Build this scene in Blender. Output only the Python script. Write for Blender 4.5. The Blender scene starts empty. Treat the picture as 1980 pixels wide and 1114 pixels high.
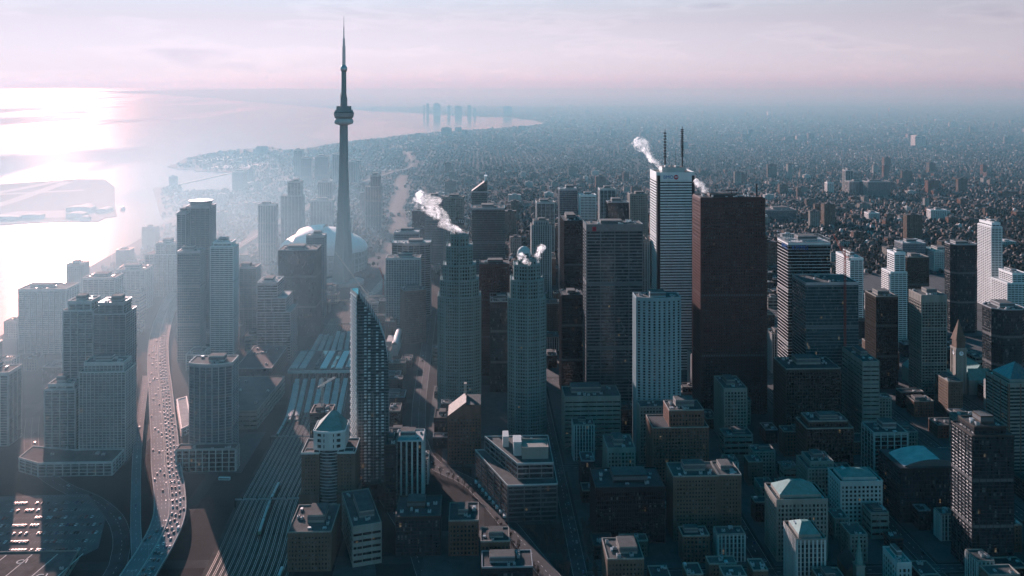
import bpy, bmesh, math, random
import numpy as np
from mathutils import Vector
from mathutils.geometry import tessellate_polygon

# ------------------------------------------------------------------ camera, sky, sun, exposure
scene = bpy.context.scene
col = scene.collection
R = math.radians
CAM_H = 420.0
cam_d = bpy.data.cameras.new("camera")
cam = bpy.data.objects.new("camera", cam_d)
col.objects.link(cam)
cam.location = (0, 0, CAM_H)
cam.rotation_euler = (R(90), 0, R(-2.2))
cam_d.sensor_width = 36.0
cam_d.lens = 36.0 * 1745.0 / 1980.0
cam_d.shift_y = -(557.0 - 163.0) / 1980.0          # architectural shift keeps the verticals upright
cam_d.clip_start = 1.0
cam_d.clip_end = 300000.0
scene.camera = cam

SUN_AZ, SUN_EL = -24.5, 15.0                       # from +Y, negative is to the left
sv = Vector((math.sin(R(SUN_AZ)) * math.cos(R(SUN_EL)), math.cos(R(SUN_AZ)) * math.cos(R(SUN_EL)), math.sin(R(SUN_EL))))
world = bpy.data.worlds.new("World")
scene.world = world
world.use_nodes = True
wn, wl = world.node_tree.nodes, world.node_tree.links
wn.clear()
w_out = wn.new("ShaderNodeOutputWorld")
w_bg = wn.new("ShaderNodeBackground")
w_bg.inputs["Strength"].default_value = 0.06
sky = wn.new("ShaderNodeTexSky")
sky.sky_type = 'NISHITA'
sky.sun_disc = False
sky.sun_elevation = R(SUN_EL)
sky.sun_rotation = R(SUN_AZ)
sky.altitude = 0
sky.air_density = 1.0
sky.dust_density = 0.0
sky.ozone_density = 3.0
# thin fair weather cloud, the same over the whole dome
tc = wn.new("ShaderNodeTexCoord")
mp = wn.new("ShaderNodeMapping"); mp.inputs["Scale"].default_value = (6.0, 6.0, 34.0)
cn = wn.new("ShaderNodeTexNoise"); cn.inputs["Scale"].default_value = 1.0
cn.inputs["Detail"].default_value = 7.0; cn.inputs["Roughness"].default_value = 0.55
cr = wn.new("ShaderNodeValToRGB")
cr.color_ramp.elements[0].position = 0.50; cr.color_ramp.elements[0].color = (1, 1, 1, 1)
cr.color_ramp.elements[1].position = 0.68; cr.color_ramp.elements[1].color = (0.90, 0.90, 0.925, 1)
ce = cr.color_ramp.elements.new(0.56); ce.color = (1.07, 1.06, 1.05, 1)
wl.new(tc.outputs["Generated"], mp.inputs["Vector"]); wl.new(mp.outputs[0], cn.inputs["Vector"]); wl.new(cn.outputs[0], cr.inputs[0])
cm = wn.new("ShaderNodeMix"); cm.data_type = 'RGBA'; cm.blend_type = 'MULTIPLY'; cm.inputs[0].default_value = 1.0
sx = wn.new("ShaderNodeSeparateXYZ"); wl.new(tc.outputs["Generated"], sx.inputs[0])
# lilac light near the horizon easing into clear teal blue overhead
hs = wn.new("ShaderNodeHueSaturation"); hs.inputs["Saturation"].default_value = 0.12; wl.new(sky.outputs[0], hs.inputs["Color"])
def tinted(src, c):
    n = wn.new("ShaderNodeMix"); n.data_type = 'RGBA'; n.blend_type = 'MULTIPLY'; n.inputs[0].default_value = 1.0
    wl.new(src, n.inputs[6]); n.inputs[7].default_value = c + (1,); return n.outputs[2]
low = tinted(hs.outputs[0], (0.95, 0.86, 1.01)); high = tinted(sky.outputs[0], (0.0, 1.34, 1.28))
hz = wn.new("ShaderNodeMapRange"); hz.interpolation_type = 'SMOOTHSTEP'
hz.inputs[1].default_value = 0.06; hz.inputs[2].default_value = 0.24
tint = wn.new("ShaderNodeMix"); tint.data_type = 'RGBA'
wl.new(sx.outputs["Z"], hz.inputs[0]); wl.new(hz.outputs[0], tint.inputs[0]); wl.new(low, tint.inputs[6]); wl.new(high, tint.inputs[7])
wl.new(tint.outputs[2], cm.inputs[6]); wl.new(cr.outputs[0], cm.inputs[7])
wl.new(cm.outputs[2], w_bg.inputs["Color"])
wl.new(w_bg.outputs[0], w_out.inputs["Surface"])

sun_d = bpy.data.lights.new("sun", 'SUN')
sun_d.energy = 5.0
sun_d.angle = R(0.53)
sun_d.color = (1.0, 0.83, 0.86)
sun = bpy.data.objects.new("sun", sun_d)
col.objects.link(sun)
sun.rotation_euler = sv.to_track_quat('Z', 'Y').to_euler()

vs = scene.view_settings
vs.view_transform = 'Standard'
vs.look = 'None'
vs.exposure = 0.8
vs.gamma = 1.0
vs.use_curve_mapping = False
scene.render.engine = 'CYCLES'
cy = scene.cycles
cy.use_denoising = True
cy.max_bounces = 5
cy.diffuse_bounces = 2
cy.glossy_bounces = 3
cy.volume_bounces = 1
cy.volume_step_rate = 3.0
cy.use_adaptive_sampling = True
cy.adaptive_threshold = 0.02
cy.sample_clamp_indirect = 4.0
cy.caustics_reflective = False
cy.caustics_refractive = False
HAZE_E, HAZE_W, HAZE_D, HAZE_G = (0.50, 0.86, 1.0), (0.44, 0.46, 0.51), 2.0e-5, 0.34   # extinction per channel, albedo, density, anisotropy

MIST_NEAR, MIST_FAR = 1.35e-3, 2.0e-4  # densities of the two added mist volumes: glare stand-in, extra distance fade
rnd = random.Random(11)
nrg = np.random.default_rng(5)

# ------------------------------------------------------------------ helpers
def tag(o, label=None, cat=None, group=None, kind=None):
    if label: o["label"] = label
    if cat: o["category"] = cat
    if group: o["group"] = group
    if kind: o["kind"] = kind
    return o

def empty(name, loc=(0, 0, 0), rz=0.0):
    o = bpy.data.objects.new(name, None)
    o.empty_display_size = 1.0
    o.location = loc
    o.rotation_euler = (0, 0, rz)
    col.objects.link(o)
    return o

def link(name, me, parent=None, loc=(0, 0, 0), rz=0.0):
    o = bpy.data.objects.new(name, me)
    col.objects.link(o)
    o.location = loc
    o.rotation_euler = (0, 0, rz)
    if parent is not None: o.parent = parent
    return o

def offset(poly, d):
    n = len(poly); out = []
    for i in range(n):
        p0, p1, p2 = poly[i - 1], poly[i], poly[(i + 1) % n]
        ax, ay = p1[0] - p0[0], p1[1] - p0[1]; bx, by = p2[0] - p1[0], p2[1] - p1[1]
        la = math.hypot(ax, ay) or 1; lb = math.hypot(bx, by) or 1
        n1 = (ay / la, -ax / la); n2 = (by / lb, -bx / lb)
        k = 1 + n1[0] * n2[0] + n1[1] * n2[1]
        k = max(k, 0.35)
        out.append((p1[0] + (n1[0] + n2[0]) * d / k, p1[1] + (n1[1] + n2[1]) * d / k))
    return out

def rect(w, d, x=0.0, y=0.0): return [(x - w / 2, y - d / 2), (x + w / 2, y - d / 2), (x + w / 2, y + d / 2), (x - w / 2, y + d / 2)]
def ngon(rx, ry, n, ph=0.0): return [(rx * math.cos(ph + 2 * math.pi * i / n), ry * math.sin(ph + 2 * math.pi * i / n)) for i in range(n)]
def octo(w, d, c): return [(-w/2 + c, -d/2), (w/2 - c, -d/2), (w/2, -d/2 + c), (w/2, d/2 - c), (w/2 - c, d/2), (-w/2 + c, d/2), (-w/2, d/2 - c), (-w/2, -d/2 + c)]
def notch(w, d, c): return [(-w/2 + c, -d/2), (w/2 - c, -d/2), (w/2 - c, -d/2 + c), (w/2, -d/2 + c), (w/2, d/2 - c), (w/2 - c, d/2 - c), (w/2 - c, d/2), (-w/2 + c, d/2), (-w/2 + c, d/2 - c), (-w/2, d/2 - c), (-w/2, -d/2 + c), (-w/2 + c, -d/2 + c)]
def bow(w, d, b, n=7):
    pts = []
    for i in range(n + 1):
        t = i / n
        pts.append((-w / 2 + w * t, -d / 2 - b * (1 - (2 * t - 1) ** 2) + b))
    return pts + [(w / 2, d / 2), (-w / 2, d / 2)]

class MB:
    def __init__(s): s.v, s.f, s.m = [], [], []
    def poly(s, pts, mi=0):
        k = len(s.v); s.v.extend(pts); s.f.append(tuple(range(k, k + len(pts)))); s.m.append(mi)
    def box(s, x0, y0, z0, x1, y1, z1, mi=0, bottom=False):
        k = len(s.v)
        s.v.extend([(x0, y0, z0), (x1, y0, z0), (x1, y1, z0), (x0, y1, z0), (x0, y0, z1), (x1, y0, z1), (x1, y1, z1), (x0, y1, z1)])
        fs = [(0, 1, 5, 4), (1, 2, 6, 5), (2, 3, 7, 6), (3, 0, 4, 7), (4, 5, 6, 7)]
        if bottom: fs.append((3, 2, 1, 0))
        for f in fs: s.f.append(tuple(k + a for a in f)); s.m.append(mi)
    def prism(s, poly, z0, z1, mi=0, top=True, mt=None, bottom=False):
        n = len(poly); k = len(s.v)
        s.v.extend([(x, y, z0) for x, y in poly]); s.v.extend([(x, y, z1) for x, y in poly])
        for i in range(n):
            j = (i + 1) % n
            s.f.append((k + i, k + j, k + n + j, k + n + i)); s.m.append(mi)
        if top: s.f.append(tuple(range(k + n, k + 2 * n))); s.m.append(mi if mt is None else mt)
        if bottom: s.f.append(tuple(range(k + n - 1, k - 1, -1))); s.m.append(mi)
    def frustum(s, p0, z0, p1, z1, mi=0, top=True, mt=None):
        n = len(p0); k = len(s.v)
        s.v.extend([(x, y, z0) for x, y in p0]); s.v.extend([(x, y, z1) for x, y in p1])
        for i in range(n):
            j = (i + 1) % n
            s.f.append((k + i, k + j, k + n + j, k + n + i)); s.m.append(mi)
        if top: s.f.append(tuple(range(k + n, k + 2 * n))); s.m.append(mi if mt is None else mt)
    def ring(s, poly, z0, z1, out, mi=0, inn=0.15):
        o = offset(poly, out); q = offset(poly, -inn); n = len(poly); k = len(s.v)
        for P, z in ((o, z0), (o, z1), (q, z1), (q, z0)): s.v.extend([(x, y, z) for x, y in P])
        for i in range(n):
            j = (i + 1) % n
            for a, b in ((0, 1), (1, 2), (3, 0)):
                s.f.append((k + a * n + i, k + a * n + j, k + b * n + j, k + b * n + i)); s.m.append(mi)
    def parapet(s, poly, z0, z1, t, mi=0):
        q = offset(poly, -t); n = len(poly); k = len(s.v)
        for P, z in ((poly, z0), (poly, z1), (q, z1), (q, z0)): s.v.extend([(x, y, z) for x, y in P])
        for i in range(n):
            j = (i + 1) % n
            for a, b in ((0, 1), (1, 2), (2, 3)):
                s.f.append((k + a * n + i, k + a * n + j, k + b * n + j, k + b * n + i)); s.m.append(mi)
    def piers(s, poly, z0, z1, sp, w, out, mi=0, edges=None):
        n = len(poly)
        for i in range(n):
            if edges is not None and i not in edges: continue
            (ax, ay), (bx, by) = poly[i], poly[(i + 1) % n]
            L = math.hypot(bx - ax, by - ay)
            if L < sp * 0.6: continue
            c = max(1, round(L / sp)); tx, ty = (bx - ax) / L, (by - ay) / L; nx, ny = ty, -tx
            for q in range(c + 1):
                t = min(max(q * L / c, w / 2), L - w / 2)
                x, y = ax + tx * t, ay + ty * t
                a = (x - tx * w / 2 - nx * .1, y - ty * w / 2 - ny * .1); b = (x - tx * w / 2 + nx * out, y - ty * w / 2 + ny * out)
                d = (x + tx * w / 2 + nx * out, y + ty * w / 2 + ny * out); e = (x + tx * w / 2 - nx * .1, y + ty * w / 2 - ny * .1)
                k = len(s.v)
                for P in (a, b, d, e): s.v.append((P[0], P[1], z0)); s.v.append((P[0], P[1], z1))
                for u in range(3):
                    s.f.append((k + 2*u, k + 2*u + 2, k + 2*u + 3, k + 2*u + 1)); s.m.append(mi)
                s.f.append((k + 1, k + 3, k + 5, k + 7)); s.m.append(mi)
    def tube(s, p, q, r, n=6, mi=0, r2=None):
        p, q = Vector(p), Vector(q); d = (q - p).normalized()
        a = d.orthogonal().normalized(); b = d.cross(a); r2 = r if r2 is None else r2; k = len(s.v)
        for P, rr in ((p, r), (q, r2)):
            for i in range(n):
                t = 2 * math.pi * i / n; s.v.append(tuple(P + a * math.cos(t) * rr + b * math.sin(t) * rr))
        for i in range(n):
            j = (i + 1) % n; s.f.append((k + i, k + j, k + n + j, k + n + i)); s.m.append(mi)
        s.f.append(tuple(range(k + n, k + 2 * n))); s.m.append(mi)
    def lathe(s, prof, n=32, mi=0, cx=0.0, cy_=0.0):
        k = len(s.v)
        for r, z in prof:
            for i in range(n):
                t = 2 * math.pi * i / n; s.v.append((cx + r * math.cos(t), cy_ + r * math.sin(t), z))
        for a in range(len(prof) - 1):
            for i in range(n):
                j = (i + 1) % n
                s.f.append((k + a * n + i, k + a * n + j, k + (a + 1) * n + j, k + (a + 1) * n + i)); s.m.append(mi)
    def mesh(s, name, mats, smooth=False):
        me = bpy.data.meshes.new(name)
        me.from_pydata(s.v, [], s.f)
        for m in mats: me.materials.append(m)
        if len(mats) > 1: me.polygons.foreach_set("material_index", s.m)
        if smooth: me.polygons.foreach_set("use_smooth", [True] * len(me.polygons))
        me.update()
        return me
    def build(s, name, mats, parent=None, loc=(0, 0, 0), rz=0.0, smooth=False, kind=None):
        if not isinstance(mats, (list, tuple)): mats = [mats]
        o = link(name, s.mesh(name, mats, smooth), parent, loc, rz)
        if kind: o["kind"] = kind
        return o

def inside(poly, X, Y):
    X = np.asarray(X, float); Y = np.asarray(Y, float); r = np.zeros(X.shape, bool); n = len(poly)
    for i in range(n):
        x0, y0 = poly[i]; x1, y1 = poly[(i + 1) % n]
        if y0 == y1: continue
        c = ((y0 > Y) != (y1 > Y)) & (X < (x1 - x0) * (Y - y0) / (y1 - y0) + x0)
        r ^= c
    return r

# ------------------------------------------------------------------ materials
MATS = {}
def nodes(name):
    m = bpy.data.materials.new(name); m.use_nodes = True
    return m, m.node_tree.nodes, m.node_tree.links, m.node_tree.nodes["Principled BSDF"]

def surf(name, c, rough=0.8, var=0.25, scale=0.15, metal=0.0, spec=0.3, streak=False, bump=0.0):
    m, N, L, b = nodes(name)
    t = N.new("ShaderNodeTexCoord"); mp_ = N.new("ShaderNodeMapping")
    mp_.inputs["Scale"].default_value = (scale, scale, scale * (0.12 if streak else 1.0))
    nz = N.new("ShaderNodeTexNoise"); nz.inputs["Detail"].default_value = 6; nz.inputs["Scale"].default_value = 1.0
    nz.inputs["Roughness"].default_value = 0.65
    rp = N.new("ShaderNodeValToRGB")
    rp.color_ramp.elements[0].position = 0.3; rp.color_ramp.elements[1].position = 0.72
    rp.color_ramp.elements[0].color = tuple(x * (1 - var) for x in c) + (1,)
    rp.color_ramp.elements[1].color = tuple(min(1, x * (1 + var)) for x in c) + (1,)
    L.new(t.outputs["Object"], mp_.inputs[0]); L.new(mp_.outputs[0], nz.inputs["Vector"]); L.new(nz.outputs[0], rp.inputs[0])
    L.new(rp.outputs[0], b.inputs["Base Color"])
    b.inputs["Roughness"].default_value = rough; b.inputs["Metallic"].default_value = metal
    b.inputs["Specular IOR Level"].default_value = spec
    if bump:
        bp = N.new("ShaderNodeBump"); bp.inputs["Strength"].default_value = bump; L.new(nz.outputs[0], bp.inputs["Height"]); L.new(bp.outputs[0], b.inputs["Normal"])
    MATS[name] = m
    return m

def glass(name, dark, light, cell=(1.6, 1.6, 3.7), blinds=0.12, rough=0.12, spec=0.6, tilt=0.03, lit=0.003):
    """window glass: every pane has its own tone, some with blinds, all slightly out of plane"""
    m, N, L, b = nodes(name)
    t = N.new("ShaderNodeTexCoord")
    dv = N.new("ShaderNodeVectorMath"); dv.operation = 'DIVIDE'; dv.inputs[1].default_value = cell
    fl = N.new("ShaderNodeVectorMath"); fl.operation = 'FLOOR'
    ad = N.new("ShaderNodeVectorMath"); ad.operation = 'ADD'; ad.inputs[1].default_value = (0.13, 0.17, 0.11)
    wnz = N.new("ShaderNodeTexWhiteNoise"); wnz.noise_dimensions = '3D'
    L.new(t.outputs["Object"], ad.inputs[0]); L.new(ad.outputs[0], dv.inputs[0]); L.new(dv.outputs[0], fl.inputs[0]); L.new(fl.outputs[0], wnz.inputs["Vector"])
    rp = N.new("ShaderNodeValToRGB"); e = rp.color_ramp.elements
    e[0].position = 0.0; e[0].color = tuple(dark) + (1,)
    e[1].position = 1.0 - blinds; e[1].color = tuple(light) + (1,)
    q = e.new(min(0.999, 1.0 - blinds + 0.01)); q.color = (0.14, 0.14, 0.135, 1)
    L.new(wnz.outputs["Value"], rp.inputs[0]); L.new(rp.outputs[0], b.inputs["Base Color"])
    b.inputs["Roughness"].default_value = rough; b.inputs["Specular IOR Level"].default_value = spec
    sb = N.new("ShaderNodeVectorMath"); sb.operation = 'SUBTRACT'; sb.inputs[1].default_value = (0.5, 0.5, 0.5)
    sc_ = N.new("ShaderNodeVectorMath"); sc_.operation = 'SCALE'; sc_.inputs["Scale"].default_value = tilt
    g = N.new("ShaderNodeNewGeometry"); an = N.new("ShaderNodeVectorMath"); an.operation = 'ADD'
    nm = N.new("ShaderNodeVectorMath"); nm.operation = 'NORMALIZE'
    L.new(wnz.outputs["Color"], sb.inputs[0]); L.new(sb.outputs[0], sc_.inputs[0]); L.new(g.outputs["Normal"], an.inputs[0]); L.new(sc_.outputs[0], an.inputs[1])
    wv = N.new("ShaderNodeTexNoise"); wv.inputs["Scale"].default_value = 0.05; wv.inputs["Detail"].default_value = 2
    ws = N.new("ShaderNodeVectorMath"); ws.operation = 'SUBTRACT'; ws.inputs[1].default_value = (0.5, 0.5, 0.5)
    wk = N.new("ShaderNodeVectorMath"); wk.operation = 'SCALE'; wk.inputs["Scale"].default_value = 0.16; wa = N.new("ShaderNodeVectorMath"); wa.operation = 'ADD'
    L.new(t.outputs["Object"], wv.inputs["Vector"]); L.new(wv.outputs["Color"], ws.inputs[0]); L.new(ws.outputs[0], wk.inputs[0]); L.new(an.outputs[0], wa.inputs[0]); L.new(wk.outputs[0], wa.inputs[1])
    L.new(wa.outputs[0], nm.inputs[0]); L.new(nm.outputs[0], b.inputs["Normal"])
    if lit:
        gt = N.new("ShaderNodeMath"); gt.operation = 'GREATER_THAN'; gt.inputs[1].default_value = 1.0 - lit
        sc2 = N.new("ShaderNodeSeparateColor"); L.new(wnz.outputs["Color"], sc2.inputs[0]); L.new(sc2.outputs[1], gt.inputs[0])
        sm = N.new("ShaderNodeMath"); sm.operation = 'MULTIPLY'; sm.inputs[1].default_value = 0.06; L.new(gt.outputs[0], sm.inputs[0])
        b.inputs["Emission Color"].default_value = (1.0, 0.72, 0.42, 1); L.new(sm.outputs[0], b.inputs["Emission Strength"])
    MATS[name] = m
    return m

def island(name, ramp, rough=0.85, spec=0.2):
    """each separate piece takes one colour out of a ramp"""
    m, N, L, b = nodes(name)
    g = N.new("ShaderNodeNewGeometry"); rp = N.new("ShaderNodeValToRGB"); rp.color_ramp.interpolation = 'CONSTANT'
    e = rp.color_ramp.elements
    e[0].position = 0; e[0].color = ramp[0][1] + (1,)
    e[1].position = ramp[1][0]; e[1].color = ramp[1][1] + (1,)
    for p, c in ramp[2:]: e.new(p).color = c + (1,)
    L.new(g.outputs["Random Per Island"], rp.inputs[0]); L.new(rp.outputs[0], b.inputs["Base Color"])
    b.inputs["Roughness"].default_value = rough; b.inputs["Specular IOR Level"].default_value = spec
    MATS[name] = m
    return m

M = MATS
surf("concrete", (0.34, 0.33, 0.31), 0.85, 0.22, 0.08, streak=True)
surf("pale_concrete", (0.5, 0.49, 0.47), 0.8, 0.18, 0.08, streak=True)
surf("tower_concrete", (0.27, 0.27, 0.26), 0.85, 0.18, 0.05, streak=True)
surf("white_paint", (0.72, 0.72, 0.70), 0.6, 0.10, 0.1, streak=True)
surf("marble", (0.72, 0.72, 0.70), 0.5, 0.10, 0.12, streak=True)
surf("limestone", (0.27, 0.245, 0.215), 0.85, 0.22, 0.1, streak=True)
surf("teal_stone", (0.27, 0.34, 0.35), 0.7, 0.15, 0.1, streak=True)
surf("green_granite", (0.20, 0.25, 0.235), 0.55, 0.2, 0.1, streak=True)
surf("red_granite", (0.085, 0.028, 0.024), 0.45, 0.25, 0.1, streak=True)
surf("brick", (0.17, 0.085, 0.06), 0.9, 0.28, 0.15, streak=True)
surf("brown_brick", (0.14, 0.095, 0.07), 0.9, 0.25, 0.15, streak=True)
surf("black_steel", (0.018, 0.018, 0.020), 0.4, 0.3, 0.2)
surf("bronze", (0.06, 0.045, 0.035), 0.5, 0.3, 0.2)
surf("steel", (0.42, 0.43, 0.44), 0.35, 0.12, 0.2, metal=0.8)
surf("dark_steel", (0.17, 0.175, 0.18), 0.4, 0.15, 0.2, metal=0.5)
surf("aluminium", (0.36, 0.37, 0.38), 0.45, 0.15, 0.2, metal=0.4)
surf("roof_gravel", (0.085, 0.083, 0.08), 0.95, 0.4, 0.12)
surf("roof_tar", (0.05, 0.05, 0.052), 0.9, 0.4, 0.1)
surf("roof_pale", (0.40, 0.40, 0.39), 0.85, 0.3, 0.1)
surf("copper", (0.13, 0.23, 0.21), 0.7, 0.25, 0.2)
surf("asphalt", (0.05, 0.05, 0.052), 0.9, 0.5, 0.05)
surf("road_surface", (0.165, 0.168, 0.175), 0.85, 0.2, 0.05)
surf("pavement_slab", (0.075, 0.075, 0.075), 0.9, 0.25, 0.1)
surf("lot_asphalt", (0.10, 0.10, 0.10), 0.9, 0.35, 0.05)
surf("ballast", (0.045, 0.042, 0.039), 0.95, 0.75, 0.03)
surf("rail_steel", (0.45, 0.43, 0.41), 0.3, 0.1, 0.3, metal=0.9)
surf("paint_line", (0.65, 0.65, 0.62), 0.7, 0.15, 0.3)
surf("roof_white", (0.74, 0.74, 0.73), 0.55, 0.06, 0.02)
surf("crane_red", (0.36, 0.05, 0.03), 0.6, 0.2, 0.3)
surf("crane_pale", (0.55, 0.52, 0.48), 0.6, 0.2, 0.3)
surf("bark", (0.06, 0.045, 0.035), 0.95, 0.3, 1.0)
surf("louvre", (0.12, 0.12, 0.12), 0.7, 0.2, 0.5)
surf("duct", (0.45, 0.46, 0.46), 0.45, 0.2, 0.5, metal=0.5)
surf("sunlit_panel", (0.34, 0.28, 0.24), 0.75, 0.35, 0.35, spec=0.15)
surf("train_green", (0.10, 0.22, 0.16), 0.4, 0.2, 0.2)
surf("train_roof", (0.42, 0.43, 0.42), 0.5, 0.2, 0.15)
surf("sign_blue", (0.02, 0.12, 0.35), 0.4, 0.05, 0.2)
surf("sign_red", (0.45, 0.02, 0.04), 0.4, 0.05, 0.2)
surf("sign_white", (0.8, 0.8, 0.8), 0.4, 0.03, 0.2)
surf("sign_black", (0.01, 0.01, 0.012), 0.4, 0.1, 0.2)
surf("hull_grey", (0.10, 0.11, 0.12), 0.5, 0.2, 0.1)
surf("beach", (0.42, 0.39, 0.33), 0.9, 0.15, 0.02)
surf("runway_grey", (0.20, 0.20, 0.20), 0.9, 0.2, 0.02)
surf("tyre", (0.02, 0.02, 0.02), 0.9, 0.1, 1.0)
glass("glass_office", (0.010, 0.015, 0.018), (0.035, 0.05, 0.055), blinds=0.05)
glass("glass_black", (0.006, 0.006, 0.007), (0.02, 0.02, 0.022), blinds=0.03)
glass("glass_teal", (0.015, 0.035, 0.04), (0.05, 0.09, 0.095), blinds=0.04, rough=0.08)
glass("glass_blue", (0.03, 0.05, 0.065), (0.09, 0.13, 0.15), blinds=0.06)
glass("glass_home", (0.015, 0.02, 0.024), (0.07, 0.085, 0.09), cell=(3.1, 3.1, 2.95), blinds=0.2)
glass("glass_roof", (0.05, 0.09, 0.10), (0.12, 0.18, 0.19), blinds=0.0, rough=0.06, spec=0.8, lit=0)
glass("glass_stone", (0.008, 0.009, 0.010), (0.03, 0.032, 0.032), cell=(2.2, 2.2, 3.6), blinds=0.10)
for nm_, c_ in (("car_white", (0.7, 0.7, 0.7)), ("car_black", (0.012, 0.012, 0.014)), ("car_silver", (0.34, 0.35, 0.36)), ("car_red", (0.22, 0.02, 0.02)), ("car_blue", (0.03, 0.06, 0.16))):
    surf(nm_, c_, 0.25, 0.05, 0.5, spec=0.7, metal=0.3 if nm_ == "car_silver" else 0.0)
surf("car_glass", (0.01, 0.012, 0.014), 0.08, 0.1, 1.0, spec=0.8)
HOUSE = [(0, (0.09, 0.06, 0.05)), (0.16, (0.16, 0.10, 0.08)), (0.32, (0.10, 0.10, 0.10)), (0.5, (0.15, 0.135, 0.12)), (0.66, (0.05, 0.05, 0.055)), (0.9, (0.22, 0.21, 0.20)), (0.97, (0.42, 0.41, 0.40))]
island("house_mix", HOUSE)
island("house_roof_mix", [(0, (0.03, 0.028, 0.028)), (0.35, (0.05, 0.046, 0.044)), (0.65, (0.075, 0.066, 0.06)), (0.9, (0.16, 0.15, 0.14)), (0.975, (0.5, 0.5, 0.5))])
island("far_tree_mix", [(0, (0.022, 0.022, 0.018)), (0.4, (0.03, 0.028, 0.022)), (0.7, (0.026, 0.032, 0.022)), (0.9, (0.042, 0.036, 0.028))], 0.95, 0.05)

# ------------------------------------------------------------------ land, lake, streets
SHORE = [(-800, -400), (-795, 1500), (-800, 1760), (-850, 1900), (-891, 2089), (-902, 2278), (-908, 2393), (-918, 2530), (-937, 2665), (-952, 2804), (-957, 2891), (-973, 2914),
 (-1017, 2938), (-1146, 3275), (-1305, 3681), (-1259, 3810), (-1204, 3732), (-1150, 3520), (-1128, 3621), (-1092, 3655), (-1010, 3548), (-956, 3546),
 (-1057, 3963), (-1166, 4334), (-1306, 4416), (-1356, 4418), (-1416, 4554), (-1479, 4529), (-1584, 4674), (-1599, 4855), (-1658, 5193), (-1638, 5536), (-1584, 5791),
 (-1465, 5971), (-1341, 6014), (-1181, 5731), (-1111, 6054), (-1024, 6362), (-936, 6765), (-771, 7015), (-648, 7433), (-333, 7985), (83, 8525), (394, 8929), (665, 9500),
 (722, 9751), (651, 10605), (247, 11632), (-158, 12030), (-519, 12451), (-1111, 13625), (-1638, 14168), (-2582, 16044), (-3808, 18482), (-5468, 21782), (-7818, 27465), (-13761, 39131), (-22000, 52000)]
LAND = SHORE + [(-22000, 95000), (90000, 95000), (90000, -400)]

def ground_material():
    m, N, L, b = nodes("city_ground")
    t = N.new("ShaderNodeTexCoord")
    br = N.new("ShaderNodeTexBrick")
    br.inputs["Scale"].default_value = 1.0; br.inputs["Brick Width"].default_value = 285.0; br.inputs["Row Height"].default_value = 400.0; br.offset = 0.0
    br.inputs["Mortar Size"].default_value = 7.0; br.inputs["Mortar Smooth"].default_value = 0.1
    br.inputs["Color1"].default_value = (0.027, 0.027, 0.027, 1); br.inputs["Color2"].default_value = (0.038, 0.038, 0.038, 1); br.inputs["Mortar"].default_value = (0.055, 0.055, 0.057, 1)
    nz = N.new("ShaderNodeTexNoise"); nz.inputs["Scale"].default_value = 0.012; nz.inputs["Detail"].default_value = 10; nz.inputs["Roughness"].default_value = 0.75
    rp = N.new("ShaderNodeValToRGB"); rp.color_ramp.elements[0].position = 0.35; rp.color_ramp.elements[0].color = (0.6, 0.6, 0.6, 1); rp.color_ramp.elements[1].position = 0.7; rp.color_ramp.elements[1].color = (1.6, 1.55, 1.5, 1)
    mx = N.new("ShaderNodeMix"); mx.data_type = 'RGBA'; mx.blend_type = 'MULTIPLY'; mx.inputs[0].default_value = 1
    L.new(t.outputs["Object"], br.inputs["Vector"]); L.new(t.outputs["Object"], nz.inputs["Vector"]); L.new(nz.outputs[0], rp.inputs[0])
    L.new(br.outputs["Color"], mx.inputs[6]); L.new(rp.outputs[0], mx.inputs[7]); L.new(mx.outputs[2], b.inputs["Base Color"])
    b.inputs["Roughness"].default_value = 0.95; b.inputs["Specular IOR Level"].default_value = 0.1
    return m
M["city_ground"] = ground_material()

def water_material():
    m, N, L, b = nodes("lake_water")
    t = N.new("ShaderNodeTexCoord")
    b.inputs["Base Color"].default_value = (0.012, 0.028, 0.038, 1)
    b.inputs["IOR"].default_value = 1.33; b.inputs["Specular IOR Level"].default_value = 0.34
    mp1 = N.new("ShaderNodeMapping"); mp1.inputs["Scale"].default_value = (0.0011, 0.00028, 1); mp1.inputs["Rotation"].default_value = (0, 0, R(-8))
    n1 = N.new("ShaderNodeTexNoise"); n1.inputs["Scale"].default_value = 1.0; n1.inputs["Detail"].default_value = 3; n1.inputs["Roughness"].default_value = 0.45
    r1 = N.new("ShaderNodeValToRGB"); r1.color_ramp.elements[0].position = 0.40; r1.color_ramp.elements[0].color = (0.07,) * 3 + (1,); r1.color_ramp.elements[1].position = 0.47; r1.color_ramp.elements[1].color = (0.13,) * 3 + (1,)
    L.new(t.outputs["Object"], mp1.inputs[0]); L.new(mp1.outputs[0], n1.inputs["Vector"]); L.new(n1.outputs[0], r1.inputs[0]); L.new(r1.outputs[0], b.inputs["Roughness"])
    mp2 = N.new("ShaderNodeMapping"); mp2.inputs["Scale"].default_value = (0.05, 0.02, 1)
    n2 = N.new("ShaderNodeTexNoise"); n2.inputs["Scale"].default_value = 1.0; n2.inputs["Detail"].default_value = 6
    bp = N.new("ShaderNodeBump"); bp.inputs["Strength"].default_value = 0.12; bp.inputs["Distance"].default_value = 1.5
    L.new(t.outputs["Object"], mp2.inputs[0]); L.new(mp2.outputs[0], n2.inputs["Vector"]); L.new(n2.outputs[0], bp.inputs["Height"]); L.new(bp.outputs[0], b.inputs["Normal"])
    return m
M["lake_water"] = water_material()

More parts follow.
